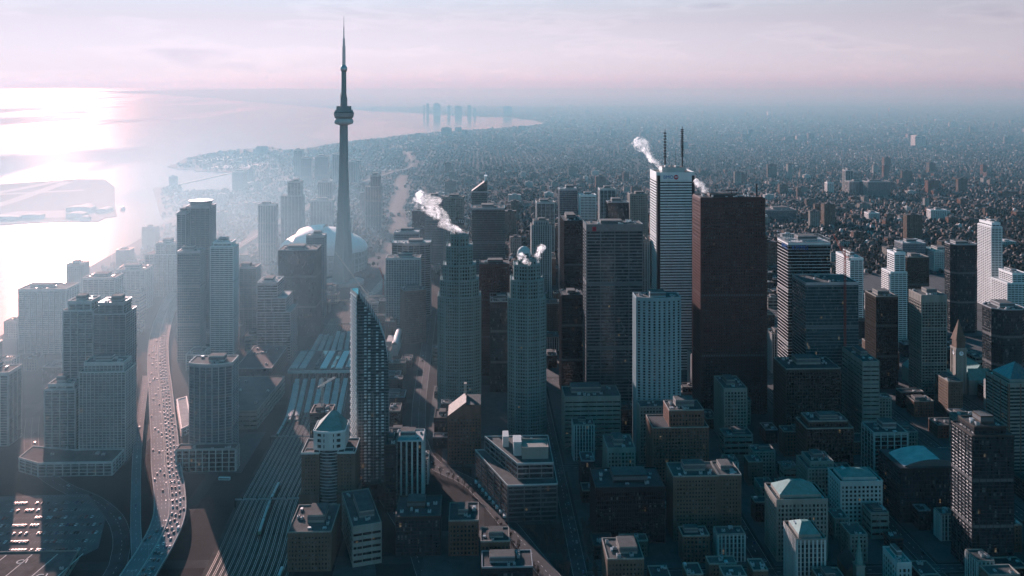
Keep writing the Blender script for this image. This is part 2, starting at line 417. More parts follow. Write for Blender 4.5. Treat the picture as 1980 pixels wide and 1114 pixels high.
def slab(name, pts, z, mat_, skirt=2.5, kind="structure", parent=None):
    if sum(pts[i][0] * pts[(i + 1) % len(pts)][1] - pts[(i + 1) % len(pts)][0] * pts[i][1] for i in range(len(pts))) < 0: pts = pts[::-1]
    b = MB(); n = len(pts)
    tri = tessellate_polygon([[Vector((x, y, 0)) for x, y in pts]])
    b.v = [(x, y, z) for x, y in pts] + [(x, y, z - skirt) for x, y in pts]
    for t in tri:
        a, c, d = (Vector(pts[i] + (0,)) for i in t)
        b.f.append(tuple(t) if (c - a).cross(d - a).z > 0 else tuple(t[::-1])); b.m.append(0)
    for i in range(n):
        j = (i + 1) % n
        b.f.append((n + i, n + j, j, i)); b.m.append(0)
    o = b.build(name, mat_, parent)
    if kind: o["kind"] = kind
    return o

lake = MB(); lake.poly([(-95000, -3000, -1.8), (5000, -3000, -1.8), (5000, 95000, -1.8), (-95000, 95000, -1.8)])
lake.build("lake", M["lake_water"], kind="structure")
slab("ground", LAND, 0.0, M["city_ground"], skirt=2.2)
AIRPORT = [(-2600, 3300), (-2255, 3596), (-1997, 3857), (-1916, 3954), (-1839, 4014), (-1773, 4076), (-1642, 4049), (-1478, 3742), (-1300, 3290), (-1147, 2920), (-1168, 2888), (-1161, 2812), (-1192, 2814), (-1325, 2798), (-1429, 2761), (-1689, 2694), (-2200, 2560)]
surf("island_grass", (0.045, 0.045, 0.032), 0.95, 0.35, 0.01)
slab("airport_island", AIRPORT, 0.2, M["island_grass"], skirt=2.2)

def catmull(pts, step=12.0):
    P = [Vector(p + (0,) if len(p) == 2 else p) for p in pts]
    P = [P[0] * 2 - P[1]] + P + [P[-1] * 2 - P[-2]]
    out = []
    for i in range(1, len(P) - 2):
        n = max(2, int((P[i + 1] - P[i]).length / step))
        for k in range(n):
            t = k / n; a, b, c, d = P[i - 1], P[i], P[i + 1], P[i + 2]
            out.append(0.5 * ((2 * b) + (c - a) * t + (2 * a - 5 * b + 4 * c - d) * t * t + (3 * b - a - 3 * c + d) * t ** 3))
    out.append(P[-2])
    return out
def normals(path):
    ns = []
    for i in range(len(path)):
        t = path[min(i + 1, len(path) - 1)] - path[max(i - 1, 0)]; t.z = 0; t.normalize()
        ns.append(Vector((t.y, -t.x, 0)))
    return ns
def strip(b, path, o0, o1, z, mi=0, z2=None):
    ns = normals(path); k = len(b.v)
    f0 = o0 if callable(o0) else (lambda i: o0); f1 = o1 if callable(o1) else (lambda i: o1)
    for i, (p, n) in enumerate(zip(path, ns)):
        a = p + n * f0(i); c = p + n * f1(i)
        b.v.append((a.x, a.y, p.z + z)); b.v.append((c.x, c.y, p.z + (z if z2 is None else z2)))
    for i in range(len(path) - 1):
        b.f.append((k + 2*i, k + 2*i + 1, k + 2*i + 3, k + 2*i + 2)); b.m.append(mi)
def dashes(b, path, off, z, on=3.0, gap=6.0, w=0.16, mi=0):
    ns = normals(path); d = 0.0
    for i in range(len(path) - 1):
        seg = path[i + 1] - path[i]; L = seg.length; t = seg.normalized(); s = -d
        while s < L:
            if s >= 0 and s + on <= L:
                n = Vector((t.y, -t.x, 0)); a = path[i] + t * s + n * off; c = a + t * on
                b.poly([tuple(a - n * w + Vector((0, 0, z))), tuple(a + n * w + Vector((0, 0, z))), tuple(c + n * w + Vector((0, 0, z))), tuple(c - n * w + Vector((0, 0, z)))], mi)
            s += on + gap
        d = (d + L) % (on + gap)
def at_dist(path, s):
    for i in range(len(path) - 1):
        L = (path[i + 1] - path[i]).length
        if s <= L:
            t = (path[i + 1] - path[i]).normalized(); return path[i] + t * s, t
        s -= L
    return path[-1], (path[-1] - path[-2]).normalized()
def plen(path): return sum((path[i + 1] - path[i]).length for i in range(len(path) - 1))

# --- elevated expressway
GARD = catmull([(-278, 690, 10), (-283, 764, 10), (-285, 815, 10), (-292, 867, 10), (-310, 922, 10), (-335, 985, 10), (-361, 1057, 10), (-392, 1140, 10), (-428, 1237, 10), (-471, 1352, 10), (-517, 1490, 10), (-562, 1660, 10),
 (-596, 1835, 10), (-612, 2067, 9), (-607, 2367, 8), (-599, 2620, 8), (-586, 2844, 8), (-537, 3336, 6), (-491, 3866, 4), (-402, 4324, 2), (-340, 4655, 1), (-415, 5466, 1), (-510, 6169, 1), (-420, 7200, 1)], 14)
exp_ = tag(empty("expressway", tuple(GARD[0].xy) + (0,)), "elevated multi-lane expressway curving up the left side of the photo", "expressway", kind="structure")
def local(path, o): return [p - o.location for p in path]
gl = local(GARD, exp_)
HW = lambda i: 15.0 if i < 85 else max(10.5, 15.0 - (i - 85) * .12)
HN = lambda i: -HW(i)
b = MB(); strip(b, gl[:86], -15, 15, 0.0); strip(b, gl, HW, lambda i: HW(i) + .01, 0.0, z2=-1.6); strip(b, gl, lambda i: -HW(i) - .01, HN, -1.6, z2=0.0); strip(b, gl, HW, HN, -1.6); b.build("deck", M["road_surface"], exp_)
b = MB(); strip(b, gl[85:], lambda i: -HW(i + 85), lambda i: HW(i + 85), 0.002); b.build("far_deck", M["asphalt"], exp_)
for off in (-14.8, 0.0, 14.5):
    b = MB(); gl_ = gl[:86] if off else gl; strip(b, gl_, off, off + .01, 0.0, z2=1.0); strip(b, gl_, off, off + .3, 1.0); strip(b, gl_, off + .3, off + .31, 1.0, z2=0.0); b.build("parapet", M["pale_concrete"], exp_)
b = MB()
for o_ in (-11.2, -7.6, -4.0, 4.0, 7.6, 11.2): dashes(b, gl[:80], o_, 0.01)
for o_ in (-14.2, -0.9, 0.9, 14.0): strip(b, gl[:86], o_ - .12, o_ + .12, 0.008)
b.build("lane_markings", M["paint_line"], exp_, kind="stuff")
pm = MB(); pm.box(-12, -0.9, -10, 12, 0.9, -1.65, 0); pier_me = None
for s in range(20, 1500, 32):
    p, t = at_dist(GARD, s)
    if pier_me is None:
        q = MB(); q.box(-9, -1, -8.4, -6.5, 1, -2.9); q.box(6.5, -1, -8.4, 9, 1, -2.9); q.box(-13, -1.1, -2.9, 13, 1.1, -1.62); pier_me = q.mesh("pier", [M["concrete"]])
    link("pier", pier_me, exp_, tuple(p - exp_.location), math.atan2(-t.x, t.y))
RAMP = catmull([(-272, 700, 8), (-290, 779, 8), (-325, 872, 8), (-368, 990, 8), (-398, 1078, 8.5), (-432, 1183, 9), (-466, 1290, 9.6)], 12)
rmp = tag(empty("expressway_ramp", tuple(RAMP[0].xy) + (0,)), "narrow elevated ramp running left of the expressway", "ramp", kind="structure")
rl = local(RAMP, rmp)
b = MB(); strip(b, rl, -4.6, 4.6, 0.0); strip(b, rl, 4.6, 4.61, 0, z2=-1.4); strip(b, rl, -4.61, -4.6, -1.4, z2=0); b.build("deck", M["road_surface"], rmp)
for off in (-4.5, 4.2):
    b = MB(); strip(b, rl, off, off + .01, 0.0, z2=1.0); strip(b, rl, off, off + .3, 1.0); strip(b, rl, off + .3, off + .31, 1.0, z2=0.0); b.build("parapet", M["pale_concrete"], rmp)
b = MB(); dashes(b, rl, 0, 0.012); b.build("lane_markings", M["paint_line"], rmp, kind="stuff")
for s in range(20, int(plen(RAMP)), 34):
    p, t = at_dist(RAMP, s); q = MB(); q.box(-1.2, -1, -p.z, 1.2, 1, -1.45); q.build("pier", M["concrete"], rmp, tuple(p - rmp.location), math.atan2(-t.x, t.y))

# --- surface roads with kerbed pavements
def road(name, pts, w, z=0.012, lines=True):
    p = catmull([q + (0,) for q in pts], 14)
    b = MB(); strip(b, p, -w, w, z)
    o = b.build(name, M["asphalt"], kind="structure")
    if lines:
        k = MB(); dashes(k, p, 0, z + .006, 3, 5)
        for s_ in (-w + .5, w - .5): strip(k, p, s_ - .08, s_ + .08, z + .006)
        k.build("lane_markings", M["paint_line"], o, kind="stuff")
    return p
LOOP = road("loop_road", [(-560, 1160), (-527, 1088), (-486, 1014), (-434, 961), (-389, 929), (-352, 890), (-329, 849), (-318, 816), (-312, 783), (-312, 690)], 8)
FRONT = road("front_street", [(-84, 1700), (-80, 1400), (-76, 1180), (-66, 1060), (-48, 1000), (-10, 955), (14, 903), (37, 840), (61, 772), (92, 690)], 9)
YONGE = road("south_street", [(-122, 985), (-108, 950), (-96, 924), (-62, 835), (-50, 790), (-30, 700)], 6, 0.02)
XS = [88, 250, 395, 530, 645, 770, 900, 1040]; YS = [768, 985, 1282, 1466, 1640, 1800, 1960]
ROADS = []
for x in XS: ROADS.append(road("street", [(x, 690), (x, 1200), (x, 2100)], 6.5, 0.028))
for y in YS: ROADS.append(road("cross_street", [(90, y), (600, y), (1300, y)], 6.5, 0.034, y < 1300))
bl = [84] + XS[1:] + [1180]
for i in range(len(XS)):
    for j in range(len(YS) + 1):
        y0 = (YS[j - 1] if j else 690) + 9.0; y1 = (YS[j] if j < len(YS) else 2100) - 9.0
        x0 = XS[i] + 9.0; x1 = (XS[i + 1] if i + 1 < len(XS) else 1200) - 9.0
        q = MB(); q.box(x0, y0, 0.0, x1, y1, 0.15); q.build("pavement", M["pavement_slab"], kind="structure")
for pts in ([(-505, 1010), (-388, 1010), (-388, 1130), (-505, 1130)], [(-338, 985), (-255, 985), (-255, 1100), (-330, 1100)], [(-60, 1070), (78, 1070), (78, 1260), (-60, 1260)], [(-40, 992), (70, 992), (70, 1062), (-40, 1062)], [(45, 860), (79, 860), (79, 975), (5, 975)], [(-48, 744), (48, 744), (10, 850), (-48, 850)], [(-124, 760), (-84, 760), (-100, 860), (-124, 860)]):
    slab("pavement", pts, 0.15, M["pavement_slab"], 0.15)
LOT = [(-486, 939), (-399, 941), (-360, 890), (-343, 831), (-351, 818), (-450, 816)]
slab("parking_lot", LOT, 0.04, M["lot_asphalt"], 0.04)
q = MB()
for k_ in range(8):
    y = 826 + k_ * 15.5
    for x in np.arange(-470, -352, 2.8):
        if inside(LOT, [x], [y])[0] and inside(LOT, [x], [y + 5])[0]: q.poly([(x - .06, y, .046), (x + .06, y, .046), (x + .06, y + 5, .046), (x - .06, y + 5, .046)])
q.build("bay_markings", M["paint_line"], bpy.data.objects["parking_lot"], kind="stuff")

# --- railway
RLX = [(690, -232, -158), (780, -233, -160), (929, -239, -170), (1109, -240, -168), (1339, -262, -182), (1548, -263, -203), (1728, -262, -226), (1850, -225, -186), (2000, -212, -176), (2400, -232, -192), (3200, -300, -262), (4200, -360, -325)]
def rail_x(y, t):
    for (y0, a0, b0), (y1, a1, b1) in zip(RLX, RLX[1:]):
        if y <= y1:
            u = (y - y0) / (y1 - y0); u = u * u * (3 - 2 * u); return (a0 + (a1 - a0) * u) * (1 - t) + (b0 + (b1 - b0) * u) * t
    return RLX[-1][1] * (1 - t) + RLX[-1][2] * t
ys = list(range(690, 4200, 30))
b = MB()
for y0, y1 in zip(ys, ys[1:]): b.poly([(rail_x(y0, -.04), y0, .06), (rail_x(y0, 1.04), y0, .06), (rail_x(y1, 1.04), y1, .06), (rail_x(y1, -.04), y1, .06)])
b.build("railway_bed", M["ballast"], kind="structure")
NT = 14
for k in range(NT):
    t = (k + .5) / NT
    y1 = 2400 if 3 < k < 10 else 1640
    pth = [Vector((rail_x(y, t), y, 0)) for y in range(690, y1, 20)]
    tr = tag(empty("railway_track", (pth[0].x, pth[0].y, 0)), "steel railway track running along the dark rail corridor", "railway track", "parallel tracks of the rail corridor")
    lp = [p - tr.location for p in pth]
    b = MB()
    for off in (-.75, .75): strip(b, lp, off - .13, off + .13, .24)
    b.build("rails", M["rail_steel"], tr)
    b = MB(); strip(b, lp, -1.3, 1.3, .12); b.build("sleepers", M["bark"], tr, kind="stuff")

# --- airport ground, breakwater, basins
q = MB()
for pts in (catmull([(-1640, 2720, 0), (-1662, 3212, 0), (-1700, 3509, 0), (-1761, 3948, 0)], 40), catmull([(-2300, 3300, 0), (-1860, 3500, 0), (-1560, 3640, 0)], 40), catmull([(-2000, 2800, 0), (-1853, 3580, 0), (-1813, 3992, 0)], 40)): strip(q, pts, -24, 24, .24 + .006 * len(q.v) / 100)
q.build("runways", M["runway_grey"], kind="structure")
slab("apron", [(-1560, 2880), (-1300, 2900), (-1290, 3060), (-1520, 3040)], .45, M["runway_grey"], .2)
slab("breakwater", [(-1262, 3815), (-1254, 3812), (-1162, 4330), (-1170, 4334)], .6, M["concrete"], 2.4)
slab("beach", [(-333, 7960), (83, 8500), (394, 8905), (665, 9480), (722, 9751), (700, 9800), (640, 9500), (370, 8935), (60, 8535), (-355, 7995)], .3, M["beach"], 2)
for pts in ([(-1540, 5000), (-1380, 5040), (-1300, 5330), (-1500, 5290)], [(-1350, 4560), (-1150, 4600), (-1080, 4800), (-1330, 4740)], [(-1000, 5100), (-700, 5200), (-690, 5260), (-1000, 5170)], [(-560, 4380), (-420, 4420), (-420, 4520), (-560, 4480)]):
    slab("paved_lot", pts, .25, M["roof_pale"], .25)

# ------------------------------------------------------------------ towers
# style: floor height, band height, band proud, pier spacing, pier width, pier proud, glass, band, pier, roof, parapet
STY = {
 "condo_pale": (3.0, .55, .7, 9.0, .8, .75, "glass_home", "pale_concrete", "pale_concrete", "roof_gravel", "pale_concrete"),
 "condo_glass": (3.0, .35, .45, 7.5, .45, .3, "glass_teal", "aluminium", "aluminium", "roof_gravel", "aluminium"),
 "condo_grid": (3.0, .6, .35, 4.4, .7, .5, "glass_home", "pale_concrete", "pale_concrete", "roof_gravel", "pale_concrete"),
 "condo_curve": (3.0, .4, .5, 6.5, .4, .35, "glass_blue", "aluminium", "pale_concrete", "roof_gravel", "pale_concrete"),
 "condo_bright": (3.1, 1.25, 1.1, 7.0, .6, .6, "glass_home", "white_paint", "white_paint", "roof_pale", "white_paint"),
 "condo_dark": (3.0, .4, .6, 6.0, .5, .4, "glass_office", "black_steel", "black_steel", "roof_tar", "bronze"),
 "stone_grid": (3.7, 1.5, .3, 3.6, 1.5, .5, "glass_stone", "limestone", "limestone", "roof_gravel", "limestone"),
 "stone_pale": (3.9, 1.6, .25, 4.2, 1.7, .4, "glass_stone", "pale_concrete", "pale_concrete", "copper", "pale_concrete"),
 "stone_ribs": (3.7, .9, .15, 3.4, 1.3, .6, "glass_office", "limestone", "pale_concrete", "roof_gravel", "limestone"),
 "stone_top": (3.8, 1.3, .5, 4.0, .8, .8, "glass_black", "limestone", "limestone", "roof_gravel", "limestone"),
 "stone_frame": (4.2, .9, .3, 7.0, .9, .9, "glass_black", "concrete", "pale_concrete", "roof_tar", "concrete"),
 "stone_blank": (5.0, 3.6, .15, 9.0, .6, .3, "glass_black", "limestone", "limestone", "roof_gravel", "limestone"),
 "brick_grid": (3.5, 1.6, .2, 3.3, 1.5, .35, "glass_stone", "brick", "brick", "roof_tar", "limestone"),
 "brick_fine": (3.4, 1.8, .2, 2.9, 1.6, .3, "glass_stone", "brown_brick", "brown_brick", "roof_gravel", "limestone"),
 "glass_teal": (3.8, .5, .12, 3.0, .16, .2, "glass_teal", "aluminium", "aluminium", "roof_gravel", "aluminium"),
 "glass_blue": (3.8, .6, .12, 3.0, .2, .2, "glass_blue", "aluminium", "aluminium", "roof_pale", "aluminium"),
 "glass_dark": (3.8, .7, .12, 3.0, .2, .2, "glass_office", "black_steel", "black_steel", "roof_tar", "aluminium"),
 "glass_lines": (4.0, .32, .3, 3.0, .12, .12, "glass_teal", "aluminium", "black_steel", "roof_gravel", "steel"),
 "bands_lines": (4.1, .5, .35, 3.0, .12, .12, "glass_black", "white_paint", "black_steel", "roof_pale", "steel"),
 "bands_steel": (3.9, 1.3, .25, 12., .5, .3, "glass_office", "steel", "steel", "roof_pale", "steel"),
 "bands_brick": (3.7, 1.7, .3, 14., 1.4, .35, "glass_office", "limestone", "brick", "roof_tar", "limestone"),
 "black": (3.8, 1.1, .15, 1.7, .3, .35, "glass_black", "black_steel", "black_steel", "roof_tar", "black_steel"),
 "granite_red": (3.8, 1.7, .2, 3.2, 1.5, .3, "glass_black", "red_granite", "red_granite", "roof_tar", "red_granite"),
 "granite_green": (3.9, 1.75, .45, 3.3, 1.25, .6, "glass_black", "green_granite", "green_granite", "roof_tar", "green_granite"),
 "marble_bands": (4.0, 2.3, .3, 1.6, .3, .1, "glass_black", "marble", "black_steel", "roof_gravel", "marble"),
 "ccw": (4.1, 1.5, .2, 17.5, .9, .45, "glass_office", "dark_steel", "dark_steel", "roof_gravel", "dark_steel"),
 "okw": (3.1, 1.2, .3, 4.2, 1.7, .55, "glass_stone", "teal_stone", "teal_stone", "roof_gravel", "teal_stone"),
 "ribs_white": (3.8, 1.0, .1, 5.2, 1.7, .8, "glass_black", "black_steel", "pale_concrete", "roof_pale", "pale_concrete"),
 "ribs_dark": (3.8, 1.1, .15, 3.2, .7, .6, "glass_black", "bronze", "bronze", "roof_tar", "limestone"),
}
FOOT = []   # world footprints, for the infill to avoid
def foot_add(x0, y0, x1, y1): FOOT.append((min(x0, x1), min(y0, y1), max(x0, x1), max(y0, y1)))

def facade(root, secs, st, edges=None, top_blank=0.0, plant=True):
    """secs: list of (polygon, z0, z1) sections; three parts: walls, floor_bands, piers"""
    fh, bh, bo, ps, pw, po, g, bm, pm_, rm, pp = STY[st]
    W, B, P = MB(), MB(), MB()
    for poly, z0, z1 in secs:
        W.prism(poly, z0, z1)
        n = max(1, int((z1 - z0) / fh)); f = (z1 - z0) / n
        for i in range(n): B.ring(poly, z0 + i * f, z0 + i * f + bh, bo)
        tb = top_blank if z1 == secs[-1][2] else 0.9
        B.ring(poly, z1 - tb, z1, bo + .02)
        P.piers(poly, z0, z1, ps, pw, po, edges=edges)
        if plant and z1 - z0 > 90:                      # louvred plant floors
            for q in (.34, .68): B.ring(poly, z0 + int(n * q) * f + bh, z0 + int(n * q) * f + f, bo * .5, 1)
    W.build("walls", M[g], root)
    B.build("floor_bands", [M[bm], M["louvre"]], root, kind="stuff")
    P.build("piers", M[pm_], root, kind="stuff")

def roofing(root, poly, z, st, r, units=4, pent=True, ph=6.0, lower=None, rail=False):
    rm, pp = STY[st][9], STY[st][10]
    b = MB(); b.prism(offset(poly, -.1), z - .3, z + .25); root = b.build("roof", M[rm], root)     # everything on the roof hangs under it
    b = MB(); b.parapet(offset(poly, STY[st][2] + .08), z - .2, z + 1.2, .5 + STY[st][2]); b.build("parapet", M[pp], root)
    xs = [p[0] for p in poly]; ys_ = [p[1] for p in poly]; w = max(xs) - min(xs); d = max(ys_) - min(ys_); cx, cy_ = (max(xs) + min(xs)) / 2, (max(ys_) + min(ys_)) / 2
    if rail:
        b = MB(); b.parapet(offset(poly, .3), z + 5.0, z + 5.6, .5); b.piers(poly, z, z + 5.2, 3.4, .35, .3); b.build("roof_screen", M["steel"], root)
    if pent:
        pw_, pd_ = w * r.uniform(.34, .55), d * r.uniform(.35, .55); ox, oy = r.uniform(-.12, .12) * w, r.uniform(-.05, .15) * d
        b = MB(); b.prism(rect(pw_, pd_, cx + ox, cy_ + oy), z + .25, z + ph, 0, True, 1); b.ring(rect(pw_, pd_, cx + ox, cy_ + oy), z + ph * .35, z + ph * .8, .15, 2)
        b.build("penthouse", [M[pp], M["roof_gravel"], M["louvre"]], root)
    for k in range(units):
        for _ in range(8):
            x, y = cx + r.uniform(-.4, .4) * w, cy_ + r.uniform(-.4, .4) * d
            if not pent or abs(x - cx - ox) > pw_ / 2 + 2.5 or abs(y - cy_ - oy) > pd_ / 2 + 2.5: break
        else: continue
        a, c, h = r.uniform(1.6, 3.6), r.uniform(1.6, 4.2), r.uniform(1.2, 2.8)
        b = MB(); b.box(x - a / 2, y - c / 2, z + .2, x + a / 2, y + c / 2, z + h, 0)
        if r.random() < .6: b.lathe([(.05, z + h + .5), (min(a, c) * .36, z + h + .5), (min(a, c) * .36, z + h - .05)], 10, 1, x, y)
        else: b.box(x - a * .3, y - c / 2 - r.uniform(1, 3), z + .5, x + a * .3, y - c / 2, z + 1.0, 1)
        b.build("roof_unit", [M["duct"], M["louvre"]], root)

def fascia(name, txt, size, mat_, root, loc, rot=(R(90), 0, 0)):
    c = bpy.data.curves.new(name, 'FONT'); c.body = txt; c.size = size; c.extrude = .15; c.align_x = 'CENTER'; c.align_y = 'CENTER'
    c.materials.append(mat_)
    tmp = bpy.data.objects.new(name, c); me = bpy.data.meshes.new_from_object(tmp)
    bpy.data.objects.remove(tmp); bpy.data.curves.remove(c)
    o = link(name, me, root, loc); o.rotation_euler = rot
    return o

